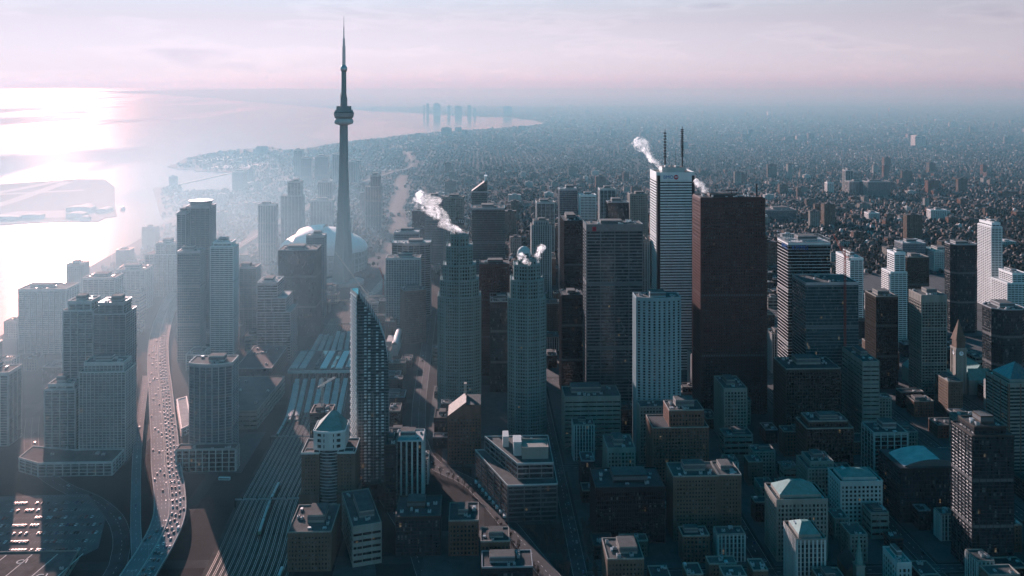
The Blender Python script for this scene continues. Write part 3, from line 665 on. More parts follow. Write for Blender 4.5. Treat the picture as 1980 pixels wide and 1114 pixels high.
TOWERS = [
 ("harbour_hotel", -713.8, -641.0, 1433.8, 45, 100.0, "condo_pale", "penthouse=1", "wide pale waterfront slab lost in glare at the left edge"),
 ("edge_condo", -597.8, -544.3, 1069.7, 30, 84.6, "condo_pale", "", "pale balcony tower cut off by the left edge, left of the parking lot towers"),
 ("twin_condo", -491.9, -456.8, 1092.1, 34, 160.5, "condo_pale", "crown=10", "left tower of the joined hazy twin condominiums with stepped crown"),
 ("twin_condo", -454.3, -416.9, 1087.5, 34, 159.4, "condo_glass", "crown=12", "right tower of the joined hazy twin condominiums with dark glass front"),
 ("balcony_condo", -485.5, -451.3, 1032.4, 24, 81.9, "condo_pale", "crown=5", "shorter pale condominium left of the broad grid tower by the expressway"),
 ("balcony_condo", -442.2, -391.3, 1020.7, 30, 108.7, "condo_grid", "crown=9", "broad pale grid condominium tower beside the expressway ramp"),
 ("waterfront_tower", -754.6, -724.7, 1687.8, 28, 88.4, "stone_grid", "", "slim hazy block standing alone against the bright harbour"),
 ("waterfront_block", -657.1, -604.5, 1530.3, 35, 96.6, "condo_pale", "", "broad hazy waterfront condominium below the slim harbour block"),
 ("waterfront_block", -669.0, -617.9, 1703.1, 40, 75.0, "condo_pale", "", "low hazy waterfront condominium right of the slim harbour block"),
 ("waterfront_block", -656.1, -592.6, 1808.5, 45, 104.2, "condo_pale", "step=1", "stepped hazy waterfront condominium touching the bright lake, left of the tallest glass tower"),
 ("glass_condo", -484.8, -444.8, 1520.8, 34, 216.0, "condo_glass", "drum=1", "tallest glass condominium with round crown left of the concrete tower"),
 ("glass_condo", -490.5, -476.3, 1494.3, 22, 209.6, "condo_glass", "", "narrow lower wing tower with sunlit left edge by the tallest glass condominium"),
 ("office_tower", -453.1, -419.1, 1382.6, 28, 166.6, "glass_teal", "", "plain glass office tower in front of the tallest glass condominium"),
 ("striped_condo", -413.8, -378.9, 1417.6, 30, 173.5, "condo_bright", "crown=6", "condominium with bright horizontal balcony stripes beside the expressway bend"),
 ("curved_condo", -319.2, -271.9, 1006.5, 32, 110.6, "condo_curve", "bow=1", "blue glass tower with bowed front beside the packed expressway"),
 ("small_block", -411.6, -375.8, 1552.7, 30, 108.3, "condo_glass", "", "dark hazy glass block behind the striped condominium"),
 ("terraced_office", -334.5, -283.9, 1385.4, 50, 117.2, "bands_steel", "terrace=1", "glass office with terraced sloping roof near the railway"),
 ("slab_office", -331.5, -268.2, 1517.6, 45, 143.2, "glass_dark", "frame=1", "dark glass slab office in front of the white stadium dome"),
 ("hotel_tower", -307.2, -274.9, 1633.8, 25, 147.7, "glass_blue", "", "slender blue glass hotel rising in front of the stadium roof"),
 ("park_condo", -512.3, -470.5, 2126.5, 28, 138.8, "condo_glass", "bow=1", "rounded hazy condominium standing alone left of the stadium"),
 ("park_condo", -492.0, -439.3, 2281.6, 32, 175.0, "condo_pale", "step=1", "tall hazy pale condominium behind the left end of the stadium roof"),
 ("park_condo", -320.5, -274.9, 2594.0, 32, 158.2, "condo_glass", "step=1", "tall hazy condominium pair right of the concrete tower shaft"),
 ("park_condo", -464.0, -404.0, 2528.5, 30, 96.4, "condo_pale", "", "hazy pale condominium just left of the concrete tower shaft"),
 ("park_condo", -474.8, -435.1, 2704.1, 28, 129.2, "condo_glass", "bow=1", "dark rounded hazy condominium beside the concrete tower shaft"),
 ("far_tower", -726.2, -683.9, 3750.1, 40, 115.1, "condo_glass", "", "second of four far hazy towers left of the concrete tower"),
 ("far_tower", -675.5, -622.1, 3786.2, 45, 118.5, "condo_glass", "", "third and widest of four far hazy towers left of the concrete tower"),
 ("far_tower", -611.8, -557.5, 3842.5, 45, 124.7, "condo_pale", "", "fourth far hazy tower half hidden by the concrete tower shaft"),
 ("far_tower", -552.7, -513.0, 3901.1, 40, 88.9, "condo_pale", "", "far hazy tower just right of the concrete tower shaft"),
 ("far_tower", -841.5, -803.9, 4175.3, 40, 118.6, "condo_pale", "", "first and leftmost of four far hazy towers left of the concrete tower"),
 ("far_tower", -979.6, -932.6, 3649.7, 45, 68.3, "stone_grid", "", "lone hazy block beside the small boat basin"),
 ("curved_hotel", -155.0, -85.1, 1638.1, 38, 131.0, "bands_steel", "bow=1", "banded hotel with rounded front below the steam plume"),
 ("grid_hotel", -155.6, -97.7, 1542.5, 30, 123.3, "condo_grid", "", "wide concrete grid hotel below the banded round hotel"),
 ("ridge_office", -160.0, -112.4, 1743.2, 30, 134.4, "glass_blue", "", "pale glass block with wedge roof behind the banded round hotel"),
 ("corner_hotel", -123.1, -87.1, 1468.0, 26, 85.5, "brick_grid", "rot=18", "narrow hotel with one sunlit striped side above the railway"),
 ("haze_tower", -150.1, -118.0, 2088.8, 30, 127.7, "glass_dark", "", "dark hazy tower left of the large steam plume"),
 ("haze_tower", -118.0, -76.0, 2046.7, 34, 166.1, "glass_teal", "", "pale hazy tower directly behind the large steam plume"),
 ("grid_office", -74.3, -29.7, 2000.5, 34, 169.4, "stone_grid", "sign=TD", "gridded hazy office with small dark sign right of the large plume"),
 ("wedge_tower", -11.9, 20.7, 1895.0, 28, 195.3, "glass_teal", "wedge=1", "slim tower with sunlit slanted roof behind the striped glass office"),
 ("striped_office", -10.4, 50.5, 1662.4, 42, 191.4, "glass_lines", "fin=1", "broad teal glass office with fine floor lines right of the large plume"),
 ("mid_tower", 134.8, 174.8, 2042.8, 34, 151.3, "condo_pale", "", "pale condominium far behind the stepped granite towers"),
 ("arched_tower", 106.7, 145.4, 1771.0, 34, 150.5, "stone_ribs", "crown=8", "ribbed stone tower with arched top left of the black tower"),
 ("mid_tower", 167.6, 203.6, 1835.7, 34, 205.8, "glass_blue", "", "flat-topped blue glass tower behind the black tower"),
 ("mid_tower", 205.2, 236.3, 1793.6, 26, 198.1, "condo_bright", "", "glass tower with sunlit left edge behind the steel banded office"),
 ("mid_tower", 271.0, 305.5, 1987.4, 28, 187.7, "condo_pale", "", "slim hazy tower with bright left edge left of the white marble tower"),
 ("mid_tower", 251.5, 291.6, 1727.6, 28, 192.1, "glass_dark", "", "dark blocky tower just left of the white marble tower"),
 ("mid_tower", 319.0, 356.0, 1877.3, 28, 189.4, "stone_grid", "", "pale tower tucked against the left side of the white marble tower"),
 ("granite_slab", 3.0, 46.3, 1301.8, 36, 159.6, "granite_red", "", "dark red slab between the two stepped granite towers"),
 ("glass_slab", 17.7, 44.5, 1231.5, 30, 122.8, "glass_dark", "rail=1", "dark slab with light rim in front of the red slab"),
 ("dark_slab", 114.6, 144.2, 1223.6, 36, 132.3, "black", "", "small black slab in front of the tall black tower"),
 ("black_tower", 132.8, 162.1, 1375.6, 66, 210.4, "black", "slanted=0", "tall plain black steel tower left of the steel banded office"),
 ("ribbed_block", 246.2, 260.3, 1356.1, 40, 181.5, "stone_ribs", "", "narrow pale ribbed block squeezed left of the white marble tower"),
 ("tower_condo", 181.0, 231.8, 1016.4, 28, 176.6, "okw", "ellipse=1", "rounded teal stone tower in front of the white marble tower"),
 ("open_grid_tower", 415.2, 472.0, 1191.3, 42, 207.6, "bands_lines", "rail=1,sign=KPMG", "black glass office with bright floor lines and rooftop rail, right of red granite tower"),
 ("construction_tower", 410.8, 477.9, 1114.8, 48, 170.5, "glass_lines", "rail=0", "dark unfinished glass tower under the red crane"),
 ("hotel_slab", 602.7, 623.0, 1437.5, 55, 138.0, "condo_bright", "", "long concrete hotel slab with sunlit balconies behind the red crane"),
 ("rib_tower", 549.1, 579.6, 1223.5, 34, 126.9, "ribs_dark", "", "dark tower with fine vertical ribs right of the unfinished tower"),
 ("concrete_office", 588.8, 622.4, 1175.2, 34, 139.3, "stone_top", "", "beige concrete office with blank top band beside the clock tower"),
 ("white_condo", 658.6, 684.6, 1415.1, 30, 150.2, "condo_bright", "step=1", "white condominium with bright stepped balconies right of the red crane"),
 ("bronze_office", 691.2, 725.9, 1425.1, 30, 141.4, "ribs_dark", "", "squat dark office behind the white stepped condominium"),
 ("dark_hexagon", 801.4, 847.8, 1493.1, 34, 148.4, "glass_dark", "oct=1", "black faceted tower left of the tall white striped tower"),
 ("white_tower", 963.3, 983.1, 1656.5, 45, 159.1, "condo_bright", "crown=7", "tall slim white tower with banded left side near the right edge"),
 ("concrete_hotel", 940.9, 980.4, 1568.0, 50, 82.7, "condo_bright", "step=1", "stepped pale concrete block at the right edge beside the white tower"),
 ("hex_office", 698.1, 744.4, 1190.6, 42, 115.1, "glass_dark", "oct=1", "dark faceted glass tower at the right edge above the striped pyramid tower"),
 ("pyramid_tower", 557.9, 596.9, 927.9, 42, 105.0, "bands_brick", "pyr=14", "striped brick tower with glass pyramid roof at the right edge"),
 ("dark_office", 361.7, 426.3, 1044.8, 44, 85.6, "ribs_dark", "", "dark flat-roofed office with white rooftop box below the black floor-line office"),
 ("dark_office", 287.1, 313.9, 1040.7, 44, 65.1, "stone_grid", "", "dim stone block with big rooftop box below the red granite tower"),
 ("ornate_hotel", 180.6, 238.7, 923.9, 36, 81.7, "brick_grid", "step=1", "old brick hotel with sunlit left wing in front of the rounded teal tower"),
 ("brick_block", 179.8, 221.9, 822.0, 30, 59.4, "brick_fine", "rail=0", "plain brown brick block with flat roof and tall chimney behind"),
 ("brick_block", 222.9, 243.1, 823.6, 30, 59.1, "brick_fine", "", "narrow brick block joined to the plain brown block's right side"),
 ("dark_block", 108.0, 171.2, 819.7, 42, 51.0, "black", "", "black low office with pale concrete stair shaft at the front"),
 ("stone_block", 131.8, 159.7, 908.9, 34, 50.8, "stone_grid", "", "grey stone block with dark recess between the street trees and old brick hotel"),
 ("bank_block", 100.2, 164.7, 1032.3, 36, 60.6, "stone_blank", "", "wide blank-fronted block below the steel banded office"),
 ("hip_block", 263.3, 308.5, 784.5, 32, 53.8, "stone_grid", "hip=8", "stone block with pale hipped roof, the larger of two beside the dark right foreground"),
 ("hip_block", 262.2, 286.4, 732.6, 30, 45.1, "stone_ribs", "hip=6", "small stone tower with hipped roof at the bottom edge"),
 ("window_block", 343.5, 383.8, 841.9, 30, 43.1, "stone_pale", "hip=4", "pale block with rows of square windows and low hipped roof"),
 ("stone_block", 326.1, 357.1, 879.1, 32, 45.0, "stone_grid", "crown=5", "dim stone block with raised box roof behind the hipped roof block"),
 ("arc_block", 404.2, 475.0, 849.0, 46, 52.1, "glass_dark", "vault=1", "dark block with curved pale roof panel in the right foreground"),
 ("night_condo", 423.8, 460.0, 757.5, 34, 124.2, "condo_dark", "crown=6", "tall nearly black condominium in the lower right corner"),
 ("frame_block", 416.7, 452.7, 933.4, 30, 52.8, "stone_frame", "", "dim block with open concrete frame top above the curved roof block"),
 ("dark_block", 343.7, 393.1, 929.8, 32, 65.9, "ribs_dark", "crown=6", "dim block with stepped dark roof box left of the open frame block"),
 ("ribbed_office", -81.6, -54.3, 905.9, 30, 62.6, "ribs_white", "", "black office with bold white vertical ribs right of the curved sail tower"),
 ("dark_condo", -90.8, -80.7, 890.2, 30, 65.0, "condo_dark", "", "narrow dark condominium squeezed left of the white ribbed office"),
 ("red_roof_block", -72.6, -33.6, 806.3, 40, 34.5, "condo_dark", "rail=0", "low block with tilted green roof and red band below the white ribbed office"),
 ("slant_hall", -32.5, 4.0, 998.4, 34, 53.7, "brick_grid", "solar=1", "brick office with sunlit slanted roof panel at the foot of the left granite tower"),
 ("long_hall", -118.3, -93.3, 791.0, 70, 34.7, "stone_blank", "rot=16", "long low theatre hall with blue glass lean-to near the bottom edge"),
 ("market_hall", -25.3, 0.9, 804.7, 34, 30.9, "brick_grid", "", "flat roofed block with round terrace left of the sunlit street"),
 ("market_hall", 3.1, 27.5, 773.9, 24, 27.5, "brick_grid", "", "low block crowded with rooftop machines left of the sunlit street"),
 ("market_hall", 3.8, 45.6, 742.2, 26, 22.1, "glass_dark", "", "low block with bright roof edge cut by the bottom edge of the photo"),
 ("market_hall", 107.1, 137.0, 738.4, 34, 28.9, "brick_fine", "", "small brick block with sloped skylights at the bottom edge"),
 ("spandrel_block", 345.2, 356.9, 729.6, 26, 25.5, "stone_pale", "rail=0", "narrow pale building with torn sunlit edge at the bottom right"),
 ("round_roof", -163.3, -126.2, 784.2, 50, 33.4, "brick_fine", "", "low brick block with curved roof terrace at the bottom edge below the railway"),
 ("rail_office", -186.4, -163.4, 1015.6, 26, 52.0, "condo_dark", "", "unfinished dark tower core beside the railway with crane on top"),
 ("podium_block", 455.0, 474.9, 1049.7, 60, 91.7, "stone_blank", "", "dim low wing between the unfinished tower and the beige concrete office"),
]
def make_tower(name, x0, x1, y, d, h, st, opt, label):
    r = random.Random(label)
    w = x1 - x0; cx, cyy = (x0 + x1) / 2, y + d / 2
    root = tag(empty(name, (cx, cyy, 0), R(float(opt.get("rot", 0)))), label, "building", "high-rise towers of the downtown")
    m = 1.0 if not opt.get("rot") else 1.15
    foot_add(cx - w * m / 2, cyy - d * m / 2, cx + w * m / 2, cyy + d * m / 2)
    poly = rect(w, d)
    if "bow" in opt: poly = bow(w, d, w * .14)
    if "ellipse" in opt: poly = [(x, y_) for x, y_ in bow(w, d, 5.0, 9)]
    if "oct" in opt: poly = octo(w, d, min(w, d) * .24)
    secs = [(poly, 0, h)]; topp, toph = poly, h
    if "step" in opt:
        secs = [(poly, 0, h * .80)]; p2 = rect(w * .62, d * .8, w * .12, 0); secs.append((p2, h * .80, h)); topp = p2
    if "crown" in opt:
        c = float(opt["crown"]); p2 = offset(rect(w, d), -min(w, d) * .13) if "bow" not in opt else offset(poly, -3)
        secs = [(poly, 0, h - c), (p2, h - c, h)]; topp = p2
    if "terrace" in opt:
        secs = [(rect(w, d), 0, h * .62), (rect(w * .86, d, -w * .07, 0), h * .62, h * .80), (rect(w * .6, d * .9, -w * .2, 0), h * .80, h)]; topp = secs[-1][0]
    facade(root, secs, st, top_blank=2.4 if st not in ("stone_top",) else 9.0)
    for (p_, a_, z_), nx in zip(secs, secs[1:]):
        b = MB(); b.parapet(offset(p_, .3), z_ - .2, z_ + 1.0, .6); b.prism(offset(p_, -.1), z_ - .3, z_ + .2, 1); b.build("terrace", [M[STY[st][10]], M[STY[st][9]]], root)
    pk = MB()
    if "drum" in opt:
        b = MB(); b.lathe([(w * .44, h - 1), (w * .44, h + 5.5)], 28); b.lathe([(w * .44, h + 5.5), (.1, h + 5.6)], 28); b.lathe([(w * .50, h + 7.4), (w * .50, h + 9), (.1, h + 9.1)], 28)
        for i in range(14): b.tube((w * .46 * math.cos(i * .449), w * .46 * math.sin(i * .449), h + 5), (w * .46 * math.cos(i * .449), w * .46 * math.sin(i * .449), h + 7.6), .5, 5)
        b.build("crown", M["aluminium"], root)
    if "pyr" in opt or "hip" in opt:
        ph = float(opt.get("pyr", opt.get("hip", 6)))
        pitched = M["glass_roof"] if "pyr" in opt else M["copper"]
        b = MB(); b.ring(poly, h, h + 1.2, .5); b.build("cornice", M[STY[st][10]], root)
        b = MB(); p0 = offset(rect(w, d), -min(w, d) * .12); b.prism(p0, h, h + 3, 1); b.frustum(p0, h + 3, rect(w * .25, d * .12) if "hip" in opt else rect(.5, .5), h + 3 + ph); b.build("roof", [pitched, M[STY[st][7]]], root)
        b = MB(); b.box(-w * .3, d * .05, h, -w * .2, d * .2, h + 6); b.build("vent_stack", M["duct"], root)
    elif "vault" in opt:
        b = MB(); n = 10
        for i in range(n):
            t0, t1 = i / n, (i + 1) / n; f = lambda t: (-w * .42 + w * .84 * t, h + 6.5 * (1 - (2 * t - 1) ** 2))
            (a, za), (c, zc) = f(t0), f(t1); b.poly([(a, -d * .42, za + .3), (c, -d * .42, zc + .3), (c, d * .3, zc + .3), (a, d * .3, za + .3)], 0 if t0 < .55 else 1)
        b.poly([(-w * .42 + w * .84 * i / n, -d * .42, h + .3 + 6.5 * (1 - (2 * i / n - 1) ** 2)) for i in range(n + 1)], 2)
        b.poly([(-w * .42 + w * .84 * i / n, d * .3, h + .3 + 6.5 * (1 - (2 * i / n - 1) ** 2)) for i in range(n, -1, -1)], 2)
        b.build("curved_roof", [M["roof_pale"], M["roof_tar"], M["louvre"]], root)
        b = MB(); b.prism(offset(poly, -.1), h - .3, h + .2); b.build("roof", M["roof_tar"], root)
    elif "wedge" in opt:
        b = MB(); a, c = w / 2, d / 2; H0, H1 = h, h + 24
        b.poly([(-a, -c, H0), (a, -c, H0), (a, -c, H1)], 1); b.poly([(a, c, H0), (-a, c, H0), (a, c, H1)], 1); b.poly([(a, -c, H0), (a, c, H0), (a, c, H1), (a, -c, H1)], 1); b.poly([(-a, -c, H0), (a, -c, H1), (a, c, H1), (-a, c, H0)], 0)
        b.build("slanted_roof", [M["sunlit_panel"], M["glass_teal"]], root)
        b = MB(); b.box(a - 6, -c, H1 - 6, a, c, H1 + 8); b.build("fin", M["white_paint"], root)
    elif "solar" in opt:
        b = MB(); a, c = w / 2, d / 2
        b.poly([(-a, -c, h), (a * .1, -c, h + 15), (a * .1, c, h + 15), (-a, c, h)], 0); b.poly([(-a, -c, h), (a * .1, -c, h), (a * .1, -c, h + 15)], 1); b.poly([(a * .1, c, h), (-a, c, h), (a * .1, c, h + 15)], 1)
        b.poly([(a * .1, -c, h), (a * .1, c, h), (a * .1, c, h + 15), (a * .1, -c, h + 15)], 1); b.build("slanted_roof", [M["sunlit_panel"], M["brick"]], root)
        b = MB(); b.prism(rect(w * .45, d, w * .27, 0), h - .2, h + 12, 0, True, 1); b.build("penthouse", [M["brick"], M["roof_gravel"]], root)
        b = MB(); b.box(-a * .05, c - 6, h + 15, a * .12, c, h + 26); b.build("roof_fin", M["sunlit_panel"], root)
    else:
        roofing(root, topp, toph, st, r, units=3 + int(w * d / 420), pent=(st != "glass_lines" or "fin" in opt) and "drum" not in opt, ph=r.uniform(4.5, 7.5), rail=opt.get("rail") == "1")
    if opt.get("sign") == "KPMG":
        fascia("sign_lettering", "KPMG", 8.5, M["sign_blue"], root, (-w * .22, -d / 2 - .6, h - 6.2)); fascia("sign_lettering", "KPMG", 8.5, M["sign_blue"], root, (-w / 2 - .6, -d * .2, h - 6.2), (R(90), 0, R(-90)))
    if opt.get("sign") == "TD":
        b = MB(); b.box(w * .36 - 7, -d / 2 - 1.6, h - 60, w * .36 + 7, -d / 2 - .6, h - 46, bottom=True); b.build("sign_board", M["sign_black"], root)
        fascia("sign_lettering", "TD", 10, M["sign_white"], root, (w * .36, -d / 2 - 1.9, h - 53))
    return root

for T in TOWERS:
    t_ = dict(kv.split("=") for kv in T[7].split(",") if kv)
    make_tower(T[0], T[1], T[2], T[3], T[4], T[5], T[6], t_, T[8])

def part_tower(name, label, cx, cyy, rz=0.0, group="high-rise towers of the downtown", cat="building"):
    return tag(empty(name, (cx, cyy, 0), rz), label, cat, group)

# --- concrete communications tower
CNX, CNY = -280.3, 1909.0
cn_ = tag(empty("communications_tower", (CNX, CNY, 0)), "very tall slender concrete tower with round pod and needle mast", "tower")
b = MB()
def shaft(z):
    t = max(0, 1 - z / 338.0); core = 7.3 + 3.0 * t; leg = 8.0 + 17.0 * t ** 2.0
    pts = []
    for k in range(3):
        a = k * 2 * math.pi / 3 - math.pi / 2 + .35; wv = 3.0 + 2.2 * t
        c, s_ = math.cos(a), math.sin(a)
        for rr, off in ((core * .95, -core * .62), (leg, -wv), (leg, wv), (core * .95, core * .62)): pts.append((rr * c - off * s_, rr * s_ + off * c))
    return pts
zs = [0, 8, 20, 40, 70, 110, 160, 220, 280, 337.5]
for a, c in zip(zs, zs[1:]): b.frustum(shaft(a), a, shaft(c), c, top=False)
b.build("shaft", M["tower_concrete"], cn_)
b = MB(); b.lathe([(8, 334.0), (15, 335.7), (19.2, 337.9), (20.0, 341.8), (19.0, 345.6), (16.6, 347.5)], 48); b.build("radome_ring", M["pale_concrete"], cn_, smooth=True)
pod = MB(); pod.lathe([(16.6, 347.3), (18.2, 349.5), (20.2, 352.3), (20.2, 355.3)], 48); pod.lathe([(21.0, 356.6), (21.0, 361.0)], 48); pod.lathe([(20.0, 362.3), (18.2, 366.1)], 48); pod.lathe([(16, 366.1), (15.2, 374.4), (.1, 374.9)], 48)
po = pod.build("main_pod", M["tower_concrete"], cn_)
for z0, z1, r0, r1 in ((355.3, 356.6, 20.0, 20.6), (361.0, 362.3, 20.6, 19.8)):
    b = MB(); b.lathe([(r0 - .6, z0), (r1 - .6, z1)], 48); b.build("window_band", M["glass_office"], po)
b = MB(); b.lathe([(21.3, 355.3), (21.3, 356.4)], 48); b.lathe([(20.6, 351.9), (20.9, 352.7), (20.2, 352.8)], 48); b.build("ledge", M["steel"], po)
b = MB(); b.lathe([(7.4, 374.9), (7.0, 389.3), (5.4, 389.8), (5.0, 446.7)], 16)
for k in range(8):
    a = k * .785; b.box(6.4 * math.cos(a) - .6, 6.4 * math.sin(a) - .6, 379.3 + k % 3 * 3, 6.4 * math.cos(a) + .6, 6.4 * math.sin(a) + .6, 392.6 + (k * 5) % 11)
b.build("upper_shaft", M["tower_concrete"], cn_)
b = MB(); b.lathe([(5.0, 445.6), (6.8, 449.0), (7.3, 452.3), (6.6, 455.6), (4.6, 458.9), (3.7, 460.6)], 32); b.build("sky_pod", M["steel"], cn_, smooth=True)
b = MB(); b.lathe([(3.7, 460.0), (3.4, 499.8), (2.5, 500.0), (2.3, 516.4), (1.3, 516.6), (1.0, 540.7), (.6, 540.9), (.35, 561.7), (.02, 566.1)], 12); b.build("antenna_mast", M["steel"], cn_)
b = MB(); b.prism(ngon(42, 36, 24), 0, 8); b.build("entrance_podium", M["concrete"], cn_)
foot_add(CNX - 42, CNY - 36, CNX + 42, CNY + 36)

# --- stadium with white panelled dome
SX, SY = -352.0, 2085.0
st_ = tag(empty("domed_stadium", (SX, SY, 0)), "stadium with white panelled dome roof behind the concrete tower", "stadium")
b = MB(); b.prism(ngon(98, 104, 48), 0, 43, 0, True, 1)
b.build("drum_wall", [M["concrete"], M["roof_gravel"]], st_)
b = MB(); b.ring(ngon(98, 104, 48), 7, 9, 1.2); b.ring(ngon(98, 104, 48), 15, 17, 1.2); b.ring(ngon(98, 104, 48), 30, 33, 1.6); b.piers(ngon(98, 104, 48), 0, 43, 12, 1.6, 1.5); b.build("gallery_bands", M["pale_concrete"], st_, kind="stuff")
def dome_panel(x0, x1, rx, hgt, n=10, m=16):
    b = MB(); k = 0
    for i in range(n + 1):
        x = x0 + (x1 - x0) * i / n
        hw = rx * math.sqrt(max(.02, 1 - (x / 101.0) ** 2)); hh = hgt * (max(.0, 1 - (x / 101.0) ** 2)) ** .55
        for j in range(m + 1):
            t = math.pi * j / m; b.v.append((x, hw * math.cos(t), 42 + hh * math.sin(t) ** .8 if 0 < j < m else 42))
    for i in range(n):
        for j in range(m):
            a = i * (m + 1) + j; b.f.append((a, a + 1, a + m + 2, a + m + 1)); b.m.append(0)
    return b
for x0, x1, rx, hg in ((-100, -52, 92, 44), (-56, 2, 95, 55), (-2, 56, 97, 49), (52, 100, 93, 43)):
    dome_panel(x0, x1, rx, hg).build("roof_panel", M["roof_white"], st_, smooth=True)
foot_add(SX - 105, SY - 110, SX + 105, SY + 110)

# --- curved sail tower
sl = part_tower("sail_tower", "slim residential tower with curved sail-like right edge beside the railway", -106, 938)
foot_add(-134, 920, -86, 960)
RZ = [(0, -90), (105, -90), (137, -90.8), (158, -94), (173, -99.5), (190, -110), (200, -117.5), (206, -121)]
def sail_poly(z):
    for (z0, r0), (z1, r1) in zip(RZ, RZ[1:]):
        if z <= z1: rr = r0 + (r1 - r0) * (z - z0) / (z1 - z0); break
    else: rr = RZ[-1][1]
    return [(-121.5 + 106, 924 - 938), (rr + 106, 924 - 938), (rr - 4 + 106, 954 - 938), (-132 + 106, 950 - 938)]
W, B, P, D = MB(), MB(), MB(), MB()
zz = [r_[0] for r_ in RZ]; zz = [0, 105, 121, 137, 148, 158, 166, 173, 182, 190, 195, 200, 206]
for a, c in zip(zz, zz[1:]):
    p0, p1 = sail_poly(a), sail_poly(c); k = len(W.v)
    W.v.extend([(x, y, a) for x, y in p0]); W.v.extend([(x, y, c) for x, y in p1])
    for i in range(4):
        j = (i + 1) % 4; W.f.append((k + i, k + j, k + 4 + j, k + 4 + i)); W.m.append(1 if i == 1 and a >= 105 else 0)
W.poly([(x, y, 206) for x, y in sail_poly(206)], 1)
W.build("walls", [M["glass_teal"], M["glass_roof"]], sl)
z = 6.0; nf = 0
while z < 204:
    p = sail_poly(z); p2 = [p[0], p[1], p[2], p[3]]
    B.ring(p, z, z + .35, .12)
    for e_ in range(4):   # white balcony slabs on the narrow left face, staggered floor by floor
        t0 = (e_ + (.5 if nf % 2 else 0)) / 4.5; t1 = t0 + .13
        (ax, ay), (bx, by) = p[3], p[0]; dx, dy = bx - ax, by - ay; L_ = math.hypot(dx, dy); nx, ny = dy / L_, -dx / L_
        A, C_ = (ax + dx * t0, ay + dy * t0), (ax + dx * t1, ay + dy * t1)
        D.v.extend([(A[0], A[1], z), (C_[0], C_[1], z), (C_[0] + nx * 1.3, C_[1] + ny * 1.3, z), (A[0] + nx * 1.3, A[1] + ny * 1.3, z), (A[0], A[1], z + 1.6), (C_[0], C_[1], z + 1.6), (C_[0] + nx * 1.3, C_[1] + ny * 1.3, z + 1.6), (A[0] + nx * 1.3, A[1] + ny * 1.3, z + 1.6)])
        k = len(D.v) - 8
        for f in ((0, 3, 7, 4), (3, 2, 6, 7), (2, 1, 5, 6), (4, 7, 6, 5)): D.f.append(tuple(k + q_ for q_ in f)); D.m.append(0)
    for bx_ in (6.5, 10.5, 18.5, 24.0):
        if -15.5 + bx_ + 3 < p[1][0] and (nf + int(bx_)) % 7: D.box(-15.5 + bx_, -15.6, z + .3, -15.5 + bx_ + 2.3, -13.9, z + 1.4, bottom=True)
    z += 3.15; nf += 1
B.build("floor_bands", M["aluminium"], sl, kind="stuff"); D.build("balconies", M["white_paint"], sl, kind="stuff")
P.piers(sail_poly(50), 0, 105, 4.0, .25, .3); P.build("piers", M["aluminium"], sl, kind="stuff")
b = MB(); b.poly([(-26.5, 12.2, 0), (-16.2, -14.2, 0), (-16.2, -14.2, 206.5), (-26.5, 12.2, 206.5)][::-1]); b.build("side_wall", M["pale_concrete"], sl)
b = MB(); b.box(-30, -22, 0, 14, 18, 16); b.ring(rect(44, 40, -8, -2), 6, 7, .3); b.ring(rect(44, 40, -8, -2), 14.5, 16.2, .4); b.build("podium", M["glass_office"], sl)

# --- stepped granite towers
def granite(name, label, cx, yf, d, secs):
    root = part_tower(name, label, cx, yf + d / 2); out = []
    for w, z0, z1 in secs:
        dd = d * (.45 + .55 * w / secs[0][0]); c = w * .17
        p = [(-w/2 + c, -dd/2 + 1.5), (0, -dd/2 - 2.0), (w/2 - c, -dd/2 + 1.5), (w/2, -dd/2 + c), (w/2, dd/2 - c), (w/2 - c, dd/2), (-w/2 + c, dd/2), (-w/2, dd/2 - c), (-w/2, -dd/2 + c)]
        out.append((p, z0, z1))
    facade(root, out, "granite_green", top_blank=2.5)
    for (p, a, z), nx in zip(out, out[1:]):
        b = MB(); b.prism(offset(p, -.1), z - .3, z + .3, 1); b.parapet(offset(p, .35), z - .2, z + 1.4, .7); b.build("terrace", [M["green_granite"], M["roof_pale"]], root)
    roofing(root, out[-1][0], out[-1][2], "granite_green", random.Random(label), 2, True, 5)
    w = secs[0][0]; foot_add(cx - w / 2, yf - 3, cx + w / 2, yf + d)
    return root
granite("granite_tower", "left stepped green granite tower giving off the largest steam plume", -23, 1152, 46, [(55, 0, 147), (49, 147, 168), (42, 168, 187), (33, 187, 211), (22, 211, 226)])
g2 = granite("granite_tower", "right and shorter stepped green granite tower with small steam puffs", 60, 1076, 40, [(45, 0, 162), (39, 162, 184), (31, 184, 202), (21, 202, 209)])
b = MB(); b.lathe([(8.4, 209), (8.4, 213), (7, 218), (3.5, 221), (.1, 222)], 20); b.build("round_cap", M["pale_concrete"], g2, loc=(-3, 8, 0), smooth=False)

